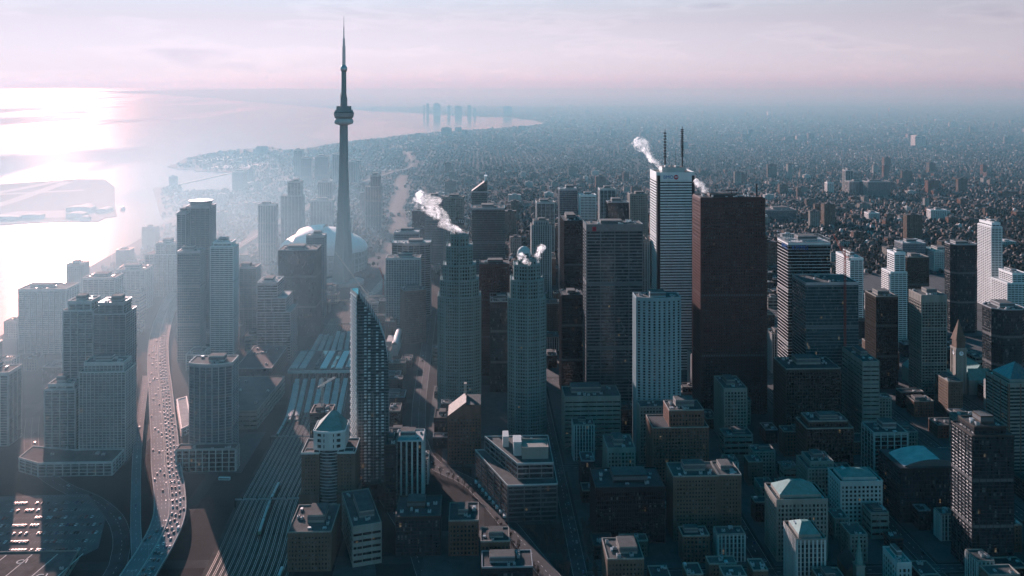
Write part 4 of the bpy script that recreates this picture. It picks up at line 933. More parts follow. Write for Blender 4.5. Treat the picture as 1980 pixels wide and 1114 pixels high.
# --- white marble tower with antennas
fx0, fx1, fy, fd, fh_ = 264.0, 320.0, 1317.0, 58.0, 288.5
fc = part_tower("marble_tower", "tallest white marble tower with dark bands and rooftop antennas", (fx0 + fx1) / 2, fy + fd / 2)
foot_add(fx0, fy, fx1, fy + fd); fw_ = fx1 - fx0
facade(fc, [(notch(fw_, fd, 5.0), 0, fh_)], "marble_bands", top_blank=9.5)
b = MB()
for sx_ in (-1, 1):
    for sy_ in (-1, 1):
        x, y = sx_ * (fw_ / 2 - 2.6), sy_ * (fd / 2 - 2.6); b.box(x - 2.2, y - 2.2, 0, x + 2.2, y + 2.2, fh_ - 3)
b.build("corner_columns", M["black_steel"], fc)
b = MB(); b.prism(offset(notch(fw_, fd, 5), -.2), fh_ - .4, fh_ + .2); b.build("roof", M["roof_gravel"], fc)
b = MB(); b.parapet(offset(notch(fw_, fd, 5), .4), fh_ - .2, fh_ + 2, .8); b.build("parapet", M["marble"], fc)
b = MB(); b.prism(octo(34, 34, 5), fh_, fh_ + 8, 0, True, 1); b.ring(octo(34, 34, 5), fh_ + 2, fh_ + 3, .3); b.build("penthouse", [M["pale_concrete"], M["roof_gravel"]], fc)
def mast(x, y, z0, z1, r, rings):
    b = MB(); b.tube((x, y, z0), (x, y, z1), r, 6, r2=r * .35)
    for k in range(rings):
        zz_ = z0 + (z1 - z0) * (.25 + .7 * k / rings); b.lathe([(r * 1.2, zz_), (r * 2.1, zz_ + .6), (r * 2.1, zz_ + 1.5), (r * 1.2, zz_ + 2.1)], 8, 0, x, y)
    return b.build("antenna", M["black_steel"], fc)
mast(-11.5, -6, fh_ + 8, 353, 1.1, 9); mast(14.5, -6, fh_ + 8, 357, 1.2, 14); mast(5, -4, fh_ + 8, 322, .4, 0)
b = MB(); b.box(-13, -13, fh_ + 8, -8, -8, fh_ + 11); b.box(3, -12, fh_ + 8, 9, -6, fh_ + 10.5); b.lathe([(2.2, fh_ + 8), (2.2, fh_ + 11)], 12, 0, -3, -10); b.build("roof_unit", M["duct"], fc)
fascia("sign_lettering", "BMO", 7.0, M["sign_blue"], fc, (-11.5, -fd / 2 - .7, fh_ - 5.2))
b = MB(); b.lathe([(.05, 0), (3.4, 0), (3.4, .5), (.05, .5)], 20); o_ = b.build("sign_roundel", M["sign_red"], fc, (0.0, -fd / 2 - .3, fh_ - 5.2)); o_.rotation_euler = (R(90), 0, 0)
b = MB()
for k in (-1.0, .6): b.box(-2.4, -fd / 2 - 1.1, fh_ - 5.2 + k, 2.4, -fd / 2 - .95, fh_ - 5.2 + k + .7, bottom=True)
b.build("sign_roundel_mark", M["sign_white"], fc)

# --- steel banded office
cc = part_tower("steel_office", "broad stainless steel banded office left of the white marble tower", 176.5, 1154 + 18)
foot_add(140, 1153, 213, 1190)
facade(cc, [(rect(73, 36), 0, 239)], "ccw", top_blank=8.0)
roofing(cc, rect(73, 36), 239, "ccw", random.Random(3), 16, True, 4.0)
b = MB(); b.box(-29, -18.9, 231.5, -24, -18.5, 237, bottom=True); b.build("sign_board", M["sign_red"], cc)
b = MB(); b.box(-28, -19.1, 233, -25, -18.95, 233.8, bottom=True); b.box(-28, -19.1, 235, -25, -18.95, 235.7, bottom=True); b.build("sign_mark", M["sign_black"], cc)

# --- red granite tower with zigzag recess
sc = part_tower("red_granite_tower", "massive dark red granite tower right of the white marble tower", 325, 1134 + 22)
foot_add(281, 1133, 371, 1180)
secs = []
prev = 0
main = lambda cut: [(-42, -21), (42 - cut, -21), (42 - cut, -17.5), (42, -17.5), (42, 22), (-42, 22)]
for z0, z1, cut in ((0, 222, .6), (222, 236, 29), (236, 250, 23), (250, 262, 17), (262, 275, 12)): secs.append((main(cut), z0, z1))
facade(sc, secs, "granite_red", top_blank=3)
b = MB(); b.prism([(42, -14), (46, -14), (46, 22), (42, 22)], 0, 224); b.build("side_wing", M["red_granite"], sc)
b = MB(); b.ring([(42.3, -14), (46, -14), (46, 22), (42.3, 22)], 223, 225.2, .3)
for k in range(56): b.ring([(42.3, -14), (46, -14), (46, 22), (42.3, 22)], 2 + 3.9 * k, 3.2 + 3.9 * k, .2)
b.build("side_bands", M["brown_brick"], sc, kind="stuff")
roofing(sc, rect(80, 38, -1, 1), 275, "granite_red", random.Random(9), 14, True, 4)
b = MB(); b.tube((35, -5, 275), (35, -5, 292), 1.0, 8); b.build("flue", M["black_steel"], sc)
b = MB(); b.tube((2, -6, 279), (2, -6, 284), .4, 5); b.box(-6, -7, 283, 9, -5, 284.5, bottom=True); b.build("cleaning_crane", M["black_steel"], sc)

# --- brick hotel pair with round glazed crown
nv = part_tower("brick_hotel", "brown twin-shouldered tower with pale bowed crown beside the railway", -143.2, 874 + 17)
foot_add(-170, 870, -116, 910)
facade(nv, [(rect(16.5, 34, -17.2, 0), 0, 65)], "brick_fine"); facade(nv, [(rect(16.5, 34, 17.2, 0), 0, 65)], "brick_fine")
facade(nv, [(bow(17.5, 30, 2.5, 6), 0, 67)], "condo_pale")
b = MB(); b.prism(rect(19.0, 37, -18, -.6), 0, 26.5); b.prism(rect(19.0, 37, 18, -.6), 0, 26.5); b.ring(rect(19, 37, -18, -.6), 25, 27, .4); b.ring(rect(19, 37, 18, -.6), 25, 27, .4); b.build("lower_shoulders", M["brown_brick"], nv)
for sx_ in (-17.2, 17.2):
    b = MB(); b.prism(rect(16.3, 33.8, sx_, 0), 64.8, 65.3, 1); b.parapet(rect(17.4, 35, sx_, 0), 64.5, 66.4, .5); b.parapet(rect(9, 9, sx_ * 1.1, -10), 65.3, 66, .3); b.build("shoulder_roof", [M["pale_concrete"], M["roof_tar"]], nv)
cp = bow(30.5, 30, 4, 8)
b = MB(); b.prism(cp, 66.5, 84); b.build("crown", M["pale_concrete"], nv)
b = MB()
for z0, z1 in ((69, 72), (74.5, 77.5), (80, 82.6)):
    for x0, x1 in ((-11, -7.5), (-5, 5), (7.5, 11)):
        yb = lambda x: -15 - 4 * (1 - (2 * x / 30.5) ** 2) + 4
        b.poly([(x0, yb(x0) - .12, z0), (x1, yb(x1) - .12, z0), (x1, yb(x1) - .12, z1), (x0, yb(x0) - .12, z1)])
b.build("crown_windows", M["glass_stone"], nv)
b = MB(); b.parapet(offset(cp, .3), 83.5, 85.2, .5); b.build("parapet", M["white_paint"], nv)
b = MB(); f_ = cp[:9]; ap = [(-2, 14.5, 95), (3, 14.5, 95)]
for (x0, y0), (x1, y1) in zip(f_, f_[1:]): b.poly([(x0 * .95, y0 + .8, 84.3), (x1 * .95, y1 + .8, 84.3), ap[0] if x1 <= 0 else ap[1]])
b.poly([(0, f_[4][1] + .8, 84.3), ap[1], ap[0]]); b.poly([(14.5, -14, 84.3), (14.5, 14.5, 84.3), ap[1]]); b.poly([(-14.5, 14.5, 84.3), (-14.5, -14, 84.3), ap[0]]); b.poly([(14.5, 14.5, 84.3), (-14.5, 14.5, 84.3), ap[0], ap[1]])
b.build("pitched_roof", M["copper"], nv)

# --- terraced office along the sunlit street
tr_ = part_tower("terraced_block", "low terraced office with sunlit ledges beside the sunlit street", 40, 905)
foot_add(-2, 862, 78, 952)
base_ = [(29 - 40, 864 - 905), (77 - 40, 866 - 905), (77 - 40, 950 - 905), (-2 - 40, 949 - 905)]
facade(tr_, [(base_, 0, 35)], "ccw", top_blank=1.5); t2_ = [(-1, -27), (34, -26), (34, 42), (-32, 42)]
b = MB(); b.prism(offset(base_, -.1), 34.8, 35.3, 1); b.parapet(offset(base_, .4), 34.8, 36.2, .6); b.build("terrace", [M["pale_concrete"], M["roof_gravel"]], tr_)
facade(tr_, [(t2_, 35, 50)], "bands_steel", top_blank=1.5)
b = MB(); b.prism(offset(t2_, -.1), 49.8, 50.3, 1); b.parapet(offset(t2_, .4), 49.8, 51.2, .6); b.build("roof", [M["pale_concrete"], M["roof_gravel"]], tr_)
b = MB(); b.box(4, -16, 50, 30, 6, 60); b.parapet(rect(26.4, 22.4, 17, -5), 60, 62, .6); b.build("penthouse", M["limestone"], tr_)
b = MB(); b.box(-4, -8, 50, 4, 10, 64); b.box(-14, 14, 50, -8, 30, 61); b.build("lift_tower", M["pale_concrete"], tr_)
for k in range(7):
    b = MB(); b.lathe([(1.3, 50), (1.3, 53.2), (.1, 53.4)], 10, 0, 6 + (k % 3) * 5, 14 + k * 3.2); b.build("roof_unit", M["duct"], tr_)
b = MB()
for k in range(9):
    x, y = base_[0][0] + (base_[3][0] - base_[0][0]) * (k + .3) / 9, base_[0][1] + (base_[3][1] - base_[0][1]) * (k + .3) / 9
    b.box(x - 3.2, y, 3.2, x - .3, y + 5.0, 5.2, bottom=True)
b.build("shop_awnings", M["white_paint"], tr_)

# --- podiums and low roofs tied to towers
def low_block(name, label, pts, h, st, units=8, seed=0, cat="building"):
    xs = [p[0] for p in pts]; ys_ = [p[1] for p in pts]; cx, cyy = sum(xs) / len(xs), sum(ys_) / len(ys_)
    root = tag(empty(name, (cx, cyy, 0)), label, cat); P = [(x - cx, y - cyy) for x, y in pts]
    facade(root, [(P, 0, h)], st, top_blank=1.2); roofing(root, P, h, st, random.Random(seed + 50), units, False)
    foot_add(min(xs), min(ys_), max(xs), max(ys_)); return root
low_block("condo_podium", "wide curved podium joining two pale towers above the parking lot", [(-497, 1000), (-470, 985), (-392, 985), (-392, 1018), (-445, 1018), (-497, 1030)], 14, "condo_pale", 6, 1)
low_block("condo_podium", "colonnaded podium under the bowed blue glass tower", [(-326, 990), (-262, 990), (-262, 1004), (-326, 1004)], 24, "stone_frame", 4, 2)
low_block("condo_podium", "stone base with roof terrace below the rounded teal tower", [(180, 994), (236, 994), (236, 1013), (180, 1013)], 62, "stone_grid", 6, 3)
low_block("arena", "large pale-roofed arena hall between the bowed tower and the railway", [(-345, 1110), (-268, 1110), (-262, 1240), (-345, 1240)], 22, "stone_blank", 12, 4)
low_block("concourse_block", "low glass concourse left of the train shed", [(-335, 1262), (-285, 1262), (-285, 1370), (-335, 1370)], 26, "glass_dark", 9, 5)
low_block("white_annex", "long white sunlit annex beside the packed expressway lanes", [(-352, 1090), (-346, 1105), (-382, 1200), (-390, 1190)], 9, "condo_bright", 2, 6)
dk = low_block("parking_deck", "dark flat deck with painted bays in the bottom left corner", [(-430, 735), (-343, 735), (-352, 812), (-430, 812)], 7, "stone_blank", 3, 7)
b = MB()
for k in range(4): x = -34 + k * 22; b.poly([(x, -36, 7.35), (x + .8, -36, 7.35), (x + 10.8, 34, 7.35), (x + 10, 34, 7.35)])
b.build("bay_markings", M["paint_line"], dk, kind="stuff")
for x, y in ((-4, 22), (24, -2)): fascia("painted_lettering", "C1", 9, M["paint_line"], dk, (x, y, 7.4), (0, 0, R(8)))

# --- clock tower hall
ch = tag(empty("clock_tower_hall", (655.5, 1206, 0)), "old stone city hall with pointed clock tower", "building")
foot_add(600, 1190, 720, 1270)
b = MB(); b.box(-6.8, -6.8, 0, 6.8, 6.8, 62); b.piers(rect(13.6, 13.6), 0, 62, 13.6, 2.2, .8); b.ring(rect(13.6, 13.6), 60, 62.5, 1); b.ring(rect(13.6, 13.6), 34, 35.5, .5); b.build("clock_tower", M["limestone"], ch)
b = MB(); b.box(-6, -6, 62, 6, 6, 72); b.frustum(rect(14.4, 14.4), 72, rect(.4, .4), 99.5); b.build("spire", M["brown_brick"], ch)
for rx_, dx_, dy_ in ((0, 0, -7.1), (-90, -7.1, 0)):
    b = MB(); b.lathe([(.05, 0), (3.0, 0), (3.0, .4)], 20); o_ = b.build("clock_face", M["sign_white"], ch, (dx_, dy_, 55)); o_.rotation_euler = (R(90), 0, R(rx_))
    b = MB(); b.box(-.15, -.1, .05, .15, .1, 2.2, bottom=True); b.box(-.1, -.1, -.15, 1.5, .1, .15, bottom=True); b.build("clock_hands", M["sign_black"], ch, (dx_ * 1.06, dy_ * 1.06, 55), R(rx_))
b = MB()
for x0, x1, y0, y1 in ((-50, -8, -12, 14), (8, 55, -12, 14), (-50, -30, 16, 60), (30, 55, 16, 60)):
    b.box(x0, y0, 0, x1, y1, 20)
    if x1 - x0 > y1 - y0: ym = (y0 + y1) / 2; b.poly([(x0, y0, 20), (x1, y0, 20), (x1 - 5, ym, 32), (x0 + 5, ym, 32)], 1); b.poly([(x1, y1, 20), (x0, y1, 20), (x0 + 5, ym, 32), (x1 - 5, ym, 32)], 1); b.poly([(x1, y0, 20), (x1, y1, 20), (x1 - 5, ym, 32)], 1); b.poly([(x0, y1, 20), (x0, y0, 20), (x0 + 5, ym, 32)], 1)
    else: xm = (x0 + x1) / 2; b.poly([(x1, y0, 20), (x1, y1, 20), (xm, y1 - 5, 31), (xm, y0 + 5, 31)], 1); b.poly([(x0, y1, 20), (x0, y0, 20), (xm, y0 + 5, 31), (xm, y1 - 5, 31)], 1); b.poly([(x0, y0, 20), (x1, y0, 20), (xm, y0 + 5, 31)], 1)
b.build("wings", [M["limestone"], M["copper"]], ch)

# --- church spire at the bottom edge
sp = tag(empty("church_spire", (318, 741, 0)), "thin pale pointed church spire at the bottom edge", "church")
b = MB(); b.box(-3.5, -3.5, 0, 3.5, 3.5, 20); b.ring(rect(7, 7), 19, 20.5, .5); b.build("belfry", M["limestone"], sp)
b = MB(); b.frustum(ngon(3.4, 3.4, 8), 20.5, ngon(.12, .12, 8), 47); b.build("spire", M["copper"], sp)
b = MB(); b.box(-8, 4, 0, 8, 26, 12); b.poly([(-8, 4, 12), (8, 4, 12), (0, 4, 21)]); b.poly([(8, 4, 12), (8, 26, 12), (0, 26, 21), (0, 4, 21)], 1); b.poly([(-8, 26, 12), (-8, 4, 12), (0, 4, 21), (0, 26, 21)], 1); b.build("nave", [M["brown_brick"], M["roof_tar"]], sp)
foot_add(308, 735, 328, 768)

# ------------------------------------------------------------------ railway station
sh = tag(empty("train_shed", (-222, 1338, 0)), "wide flat train shed with bright glazed roof strips across the tracks", "train station")
foot_add(-270, 1285, -174, 1390)
b = MB(); b.prism(rect(92, 98), 10.5, 13.6, 0, True, 1, True); b.build("roof", [M["concrete"], M["roof_gravel"]], sh)
b = MB(); b.ring(rect(92, 98), 10.3, 14.2, .4, 0, .5); b.build("roof_edge", M["pale_concrete"], sh)
for x, w_, m_ in ((-40, 9, "roof_pale"), (-28, 9, "roof_pale"), (-8, 7, "glass_roof"), (2, 9, "roof_white"), (15, 5, "glass_roof"), (24, 9, "roof_white"), (38, 10, "glass_roof")):
    b = MB(); b.box(x - w_ / 2, -40, 13.6, x + w_ / 2, 42, 15.2); b.build("skylight", M[m_], sh)
for k in range(11):
    b = MB(); b.box(-42 + k * 8.4 - .5, -47, 0, -42 + k * 8.4 + .5, -46, 10.5); b.build("column", M["concrete"], sh)
can_g = "platform canopies beside the train shed"
for side, y0, y1 in ((0, 1120, 1282), (1, 1393, 1530)):
    for k in range(7):
        t = (2 * k + 1.0) / NT
        ya = y0 + rnd.uniform(0, 30) if side == 0 else y0; yb = y1 if side == 0 else y1 - rnd.uniform(0, 40)
        xa, xb = rail_x(ya, t), rail_x(yb, t); rz = -math.atan2(xb - xa, yb - ya); L_ = math.hypot(xb - xa, yb - ya)
        o = tag(empty("platform_canopy", ((xa + xb) / 2, (ya + yb) / 2, 0), rz), "long narrow platform canopy in front of the train shed" if side == 0 else "long narrow platform canopy behind the train shed", "canopy", can_g)
        b = MB(); b.box(-2.6, -L_ / 2, 0, 2.6, L_ / 2, 1.1); b.build("platform", M["concrete"], o)
        b = MB(); b.box(-2.9, -L_ / 2 + 2, 5.0, 2.9, L_ / 2 - 1, 5.5, bottom=True); b.box(-.6, -L_ / 2 + 4, 5.5, .6, L_ / 2 - 3, 6.1); b.build("canopy_roof", M["roof_pale"] if k % 3 else M["train_roof"], o)
        b = MB()
        for q_ in range(int(L_ / 14)): yy = -L_ / 2 + 6 + q_ * 14; b.box(-.2, yy - .2, 1.1, .2, yy + .2, 5.0)
        b.build("posts", M["black_steel"], o, kind="stuff")
cb = MB()
cb.prism([(-1.45, -12.4), (1.45, -12.4), (1.45, 12.4), (-1.45, 12.4)], .9, 3.9, 0, False); cb.frustum(rect(2.9, 24.8), 3.9, rect(2.0, 24.0), 4.7, 1); cb.box(-1.2, -8, .3, 1.2, -5, .95, 2); cb.box(-1.2, 5, .3, 1.2, 8, .95, 2)
for z in (1.7, 3.0):
    for s_ in (-1, 1): cb.poly([(s_ * 1.47, -10, z), (s_ * 1.47, 10, z), (s_ * 1.47, 10, z + .7), (s_ * 1.47, -10, z + .7)][::s_], 3)
coach_me = cb.mesh("coach", [M["train_green"], M["train_roof"], M["tyre"], M["car_glass"]])
def train(t, y0, n, label):
    o = tag(empty("train", (rail_x(y0, t), y0, .1)), label, "train", "trains on the rail corridor")
    for k in range(n):
        y = y0 + k * 26; x = rail_x(y, t); rz = -math.atan2(rail_x(y + 10, t) - rail_x(y - 10, t), 20); link("coach", coach_me, o, (x - o.location.x, y - y0, .1), rz)
for t, y0, n, lb in ((.5 / 14, 1095, 7, "leftmost long train waiting just in front of the train shed"), (1.5 / 14, 1140, 5, "second train from the left in front of the train shed"), (9.5 / 14, 1100, 7, "long train right of centre in front of the train shed"), (11.5 / 14, 1040, 9, "rightmost long train in front of the train shed"), (3.5 / 14, 1395, 5, "train standing just behind the train shed"), (8.5 / 14, 1400, 5, "train farther right behind the train shed"), (12.5 / 14, 720, 3, "short train near the bottom edge of the rail corridor"), (6.5 / 14, 860, 4, "short train alone in the middle of the rail corridor")): train(t, y0, n, lb)
for gy_, lb in ((760, "signal gantry spanning the tracks nearest the bottom edge"), (905, "signal gantry spanning the tracks beside the brown twin-shouldered tower"), (1065, "signal gantry spanning the tracks just before the trains"), (1560, "signal gantry spanning the tracks behind the train shed")):
    xa, xb = rail_x(gy_, -.02), rail_x(gy_, 1.02); o = tag(empty("signal_gantry", ((xa + xb) / 2, gy_, 0)), lb, "gantry", "gantries over the rail corridor"); w_ = xb - xa
    for s_ in (-1, 0, 1): b = MB(); b.box(s_ * w_ / 2 - .3, -.3, 0, s_ * w_ / 2 + .3, .3, 8); b.build("post", M["black_steel"], o)
    b = MB(); b.box(-w_ / 2, -.5, 7.6, w_ / 2, -.3, 8.8, bottom=True); b.box(-w_ / 2, .3, 7.6, w_ / 2, .5, 8.8, bottom=True); b.build("beam", M["aluminium"], o)
    for k in range(5): b = MB(); x = -w_ * .4 + k * w_ * .2; b.box(x - .5, -.9, 8.6, x + .5, -.5, 10.4, bottom=True); b.build("signal_head", M["sign_black"], o)
dm = tag(empty("link_tube", (-128, 1440, 0)), "sunlit white rounded tube roof right of the curved sail tower", "roof")
b = MB(); b.tube((0, -40, 17), (0, 40, 17), 4.6, 16); b.build("tube_roof", M["white_paint"], dm)
b = MB(); b.box(-5, -40, 0, 5, 40, 17); b.box(-16, -6, 0, -5.2, 30, 13); b.build("base", M["pale_concrete"], dm); foot_add(-146, 1398, -120, 1482)

# ------------------------------------------------------------------ cranes
def lattice(b, p, q, s, n):
    p, q = Vector(p), Vector(q); d = (q - p).normalized(); a = d.orthogonal().normalized() * s; c = d.cross(a).normalized() * s
    cs = [a + c, a - c, -a - c, -a + c]
    for k in cs: b.tube(p + k, q + k, .22, 4)
    for i in range(n):
        u, v = p + (q - p) * (i / n), p + (q - p) * ((i + 1) / n)
        for k in range(4): b.tube(u + cs[k], v + cs[(k + 1) % 4], .13, 3)
def crane(label, x, y, z0, zt, jib, ang, m_, luff=0.0):
    o = tag(empty("tower_crane", (x, y, z0), R(ang)), label, "crane", "tower cranes on building sites")
    h = zt - z0; b = MB(); lattice(b, (0, 0, 0), (0, 0, h), 1.0, max(4, int(h / 4))); b.build("mast", m_, o)
    b = MB(); e_ = (math.cos(R(luff)) * jib, 0, h + math.sin(R(luff)) * jib); lattice(b, (0, 0, h + 1), e_, .7, max(6, int(jib / 4))); b.build("jib", m_, o)
    b = MB(); lattice(b, (0, 0, h + 1), (-jib * .28, 0, h + 1), .7, 4); b.build("counter_jib", m_, o)
    b = MB(); b.box(-jib * .3, -1.2, h - 1.5, -jib * .2, 1.2, h + 1.2, bottom=True); b.build("counterweight", M["concrete"], o)
    b = MB(); b.box(.8, -1.6, h - 1.6, 3, .4, h + .8, bottom=True); b.build("cab", M["white_paint"], o)
    b = MB(); lattice(b, (0, 0, h + 1), (0, 0, h + 9), .6, 3); b.tube((0, 0, h + 9), (e_[0] * .75, 0, e_[2] * .75 + h * .25 + 1), .12, 3); b.tube((0, 0, h + 9), (-jib * .27, 0, h + 2), .12, 3); b.build("apex", m_, o)
crane("red tower crane rising over the unfinished dark glass tower", 458.5, 1109.5, 0, 204, 38, 96, M["crane_red"], 40)
crane("pale luffing crane with long raised jib in front of the concrete tower", -197, 1640, 0, 36, 100, 180, M["crane_pale"], 54)
crane("flat topped crane with level jib above the curved sail tower", -196, 1600, 0, 38, 56, 176, M["crane_pale"])
crane("small pale crane on the dark tower core beside the railway", -175, 1026, 52, 80, 30, 70, M["crane_pale"])
crane("small red crane near the pale construction cranes behind the sail tower", -172, 1660, 0, 62, 26, 120, M["crane_red"], 50)

# ------------------------------------------------------------------ harbour, airport, far shore
bt = tag(empty("ferry", (-1193, 3089, -1.8), R(100)), "small dark ferry crossing the channel beside the airport island", "boat")
b = MB(); hull = [(-24, -5), (18, -5.5), (28, 0), (18, 5.5), (-24, 5)]; b.frustum([(x * .92, y * .85) for x, y in hull], 0, hull, 4.5); b.build("hull", M["hull_grey"], bt)
b = MB(); b.box(-18, -4.2, 4.5, 14, 4.2, 8); b.box(-14, -3.6, 8, 9, 3.6, 10.5); b.box(3, -2.4, 10.5, 9, 2.4, 13); b.build("cabin", M["aluminium"], bt)
b = MB(); b.tube((-8, 0, 10.5), (-8, 0, 16), 1.2, 8); b.tube((5, 0, 13), (5, 0, 22), .25, 5); b.build("funnel", M["black_steel"], bt)
for k, (x, y, w_, d_, h_) in enumerate(((-1310, 3040, 80, 46, 14), (-1265, 2905, 52, 40, 12), (-1395, 2890, 60, 34, 10), (-1230, 3030, 34, 60, 9), (-1465, 2860, 90, 26, 9), (-1215, 2850, 26, 22, 8), (-1330, 3130, 40, 30, 8))):
    o = tag(empty("airport_building", (x, y, .2)), ["largest pale-roofed hangar on the airport island", "hangar nearest the ferry on the airport island", "mid-sized shed left of the hangars on the airport island", "narrow terminal along the channel edge of the airport island", "longest low shed on the near shore of the airport island", "smallest hut at the near corner of the airport island", "lone hangar farthest back on the airport island"][k], "hangar", "buildings on the airport island")
    b = MB(); b.prism(rect(w_, d_), 0, h_); b.ring(rect(w_, d_), 0, h_ * .5, .3); b.build("walls", M["concrete"], o)
    b = MB(); n = 8
    for i in range(n):
        f = lambda t: (-w_ / 2 + w_ * t, h_ + 3.5 * math.sin(math.pi * t)); (a, za), (c, zc) = f(i / n), f((i + 1) / n); b.poly([(a, -d_ / 2 - .5, za + .2), (c, -d_ / 2 - .5, zc + .2), (c, d_ / 2 + .5, zc + .2), (a, d_ / 2 + .5, za + .2)])
    b.build("roof", M["roof_pale"], o)
for x0, x1, y, h in ((-719, -699, 11669, 200), (-679, -645, 11667, 233), (-585, -492, 11662, 230), (-399, -359, 11656, 190), (-299, -206, 11651, 185), (-132, -79, 11645, 200), (-53, -13, 11643, 140), (346, 459, 11626, 180)):
    y += 420; h *= .72
    o = tag(empty("far_shore_tower", ((x0 + x1) / 2, y, 0)), "faint tower in the hazy cluster across the bay", "building", "hazy towers across the bay")
    w_ = x1 - x0; b = MB(); b.prism(rect(w_, 40), 0, h * .92); b.prism(rect(w_ * .6, 30, -w_ * .1), h * .92, h); b.build("walls", M["glass_blue"], o)
    b = MB()
    for k in range(int(h / 9)): b.ring(rect(w_, 40), k * 9, k * 9 + 3, .6)
    b.build("floor_bands", M["concrete"], o, kind="stuff")
for k, (x, y) in enumerate(((-861, 2087), (-856, 2146), (-851, 2120))):
    o = tag(empty("harbour_mast", (x + 30, y, 0)), ["nearest slim mast at the hazy waterfront edge", "farthest slim mast at the hazy waterfront edge", "middle slim mast at the hazy waterfront edge"][k], "mast", "masts on the waterfront")
    b = MB(); b.tube((0, 0, 0), (0, 0, 42), .5, 6, r2=.25); b.build("pole", M["steel"], o); b = MB(); b.tube((-4, 0, 30), (4, 0, 30), .2, 4); b.build("yard", M["steel"], o)

# ------------------------------------------------------------------ downtown infill
def clear_of(x0, y0, x1, y1, m=4.0):
    for a, c, d, e in FOOT:
        if x0 < d + m and x1 > a - m and y0 < e + m and y1 > c - m: return False
    return True
gp = [(p.x, p.y) for p in GARD]; GPX = np.array(gp); fr_ = np.array([(p.x, p.y) for p in FRONT + YONGE + LOOP])
def off_routes(x, y, m):
    if np.min(np.hypot(GPX[:, 0] - x, GPX[:, 1] - y)) < 22 + m: return False
    if np.min(np.hypot(fr_[:, 0] - x, fr_[:, 1] - y)) < 12 + m: return False
    if 690 < y < 4200 and rail_x(y, -.1) - m < x < rail_x(y, 1.1) + m: return False
    if np.min(np.hypot(np.array([p.x for p in RAMP]) - x, np.array([p.y for p in RAMP]) - y)) < 8 + m: return False
    return True
INF = ["brick_grid", "stone_grid", "brick_fine", "ribs_dark", "glass_dark", "stone_ribs", "stone_blank", "condo_dark"]
STW = {"brick_grid": "brick", "stone_grid": "stone", "brick_fine": "brown brick", "ribs_dark": "dark ribbed", "glass_dark": "dark glass", "stone_ribs": "ribbed stone", "stone_blank": "blank-walled stone", "condo_dark": "black balconied", "condo_pale": "pale balconied", "glass_teal": "teal glass"}
def short_name(lb):
    for cut in (" with ", " right ", " left ", " behind ", " in ", " of the ", " beside ", " below ", " at ", " by ", " under ", " near", " squeezed ", " between ", " above ", " just ", " tucked ", " far ", " lost ", " cut ", " touching ", " rising ", " standing ", " directly ", " along ", " joined ", ","):
        if cut in lb[4:]: lb = lb[:4] + lb[4:].split(cut)[0]
    return " ".join(lb.split()[:7])
def near_words(x, y):
    T = min(TOWERS, key=lambda t: math.hypot((t[1] + t[2]) / 2 - x, t[3] + t[4] / 2 - y)); cx = (T[1] + T[2]) / 2
    side = "left of" if cx - x > 14 else "right of" if x - cx > 14 else "in front of" if y < T[3] else "behind"
    return side + " the " + short_name(T[8])
def block_building(x, y, w, d, h, st, label, group, r, name="city_block", units=3):
    size = "low" if h < 15 else "mid-height" if h < 30 else "taller"
    label = " ".join((size + " " + STW[st] + " building " + near_words(x, y)).split()[:16])
    root = tag(empty(name, (x, y, 0)), label, "building", group)
    facade(root, [(rect(w, d), 0, h)], st, top_blank=1.2)
    roofing(root, rect(w, d), h, st, r, units, h > 16 and min(w, d) > 16, r.uniform(3, 5))
    foot_add(x - w / 2, y - d / 2, x + w / 2, y + d / 2)
ir = random.Random(77); n_inf = 0
xs_ = [88] + XS[1:] + [1180]; ysb = [690] + YS
for i in range(len(XS)):
    x0, x1 = XS[i] + 11, (XS[i + 1] if i + 1 < len(XS) else 1200) - 11
    for j in range(len(ysb)):
        y0, y1 = ysb[j] + 11, (ysb[j + 1] if j + 1 < len(ysb) else 2100) - 11
        for _ in range(170 if j < 2 else 56):
            w, d = (ir.uniform(11, 26), ir.uniform(11, 24)) if j < 2 else (ir.uniform(13, 36), ir.uniform(13, 32))
            if n_inf >= 320: break
            if x1 - x0 < w or y1 - y0 < d: continue
            x, y = ir.uniform(x0 + w / 2, x1 - w / 2), ir.uniform(y0 + d / 2, y1 - d / 2)
            if x > .68 * y or not clear_of(x - w / 2, y - d / 2, x + w / 2, y + d / 2, 3): continue
            h = ir.uniform(9, 30) if ir.random() < .8 else ir.uniform(28, 58)
            if y < 860: h = min(h, 24)
            block_building(x, y, w, d, h, ir.choice(INF), "low dim building filling the dark downtown blocks around the towers", "low buildings among the downtown towers", ir); n_inf += 1
for _ in range(900):
    w, d = ir.uniform(18, 44), ir.uniform(16, 40); x, y = ir.uniform(-780, -90), ir.uniform(1000, 2100)
    if x < -.56 * y or not clear_of(x - w / 2, y - d / 2, x + w / 2, y + d / 2, 6) or not off_routes(x, y, max(w, d) * .6) or inside(LOT, [x], [y])[0]: continue
    if n_inf > 375: break
    h = ir.uniform(8, 26) if x > -620 else ir.uniform(15, 60)
    block_building(x, y, w, d, h, ir.choice(["stone_grid", "condo_pale", "glass_dark", "glass_teal", "stone_blank"]), "hazy low building between the railway, expressway and waterfront", "low buildings on the hazy left side", ir, "waterfront_building"); n_inf += 1

for _ in range(700):
    w, d = ir.uniform(12, 32), ir.uniform(12, 30); x, y = ir.uniform(-166, -6), ir.uniform(960, 1720)
    if not clear_of(x - w / 2, y - d / 2, x + w / 2, y + d / 2, 5) or not off_routes(x, y, max(w, d) * .5): continue
    block_building(x, y, w, d, ir.uniform(8, 30) if y < 1400 else ir.uniform(14, 52), ir.choice(INF), "small dim building on the narrow strip between railway and granite towers", "low buildings along the railway strip", ir, "strip_building")
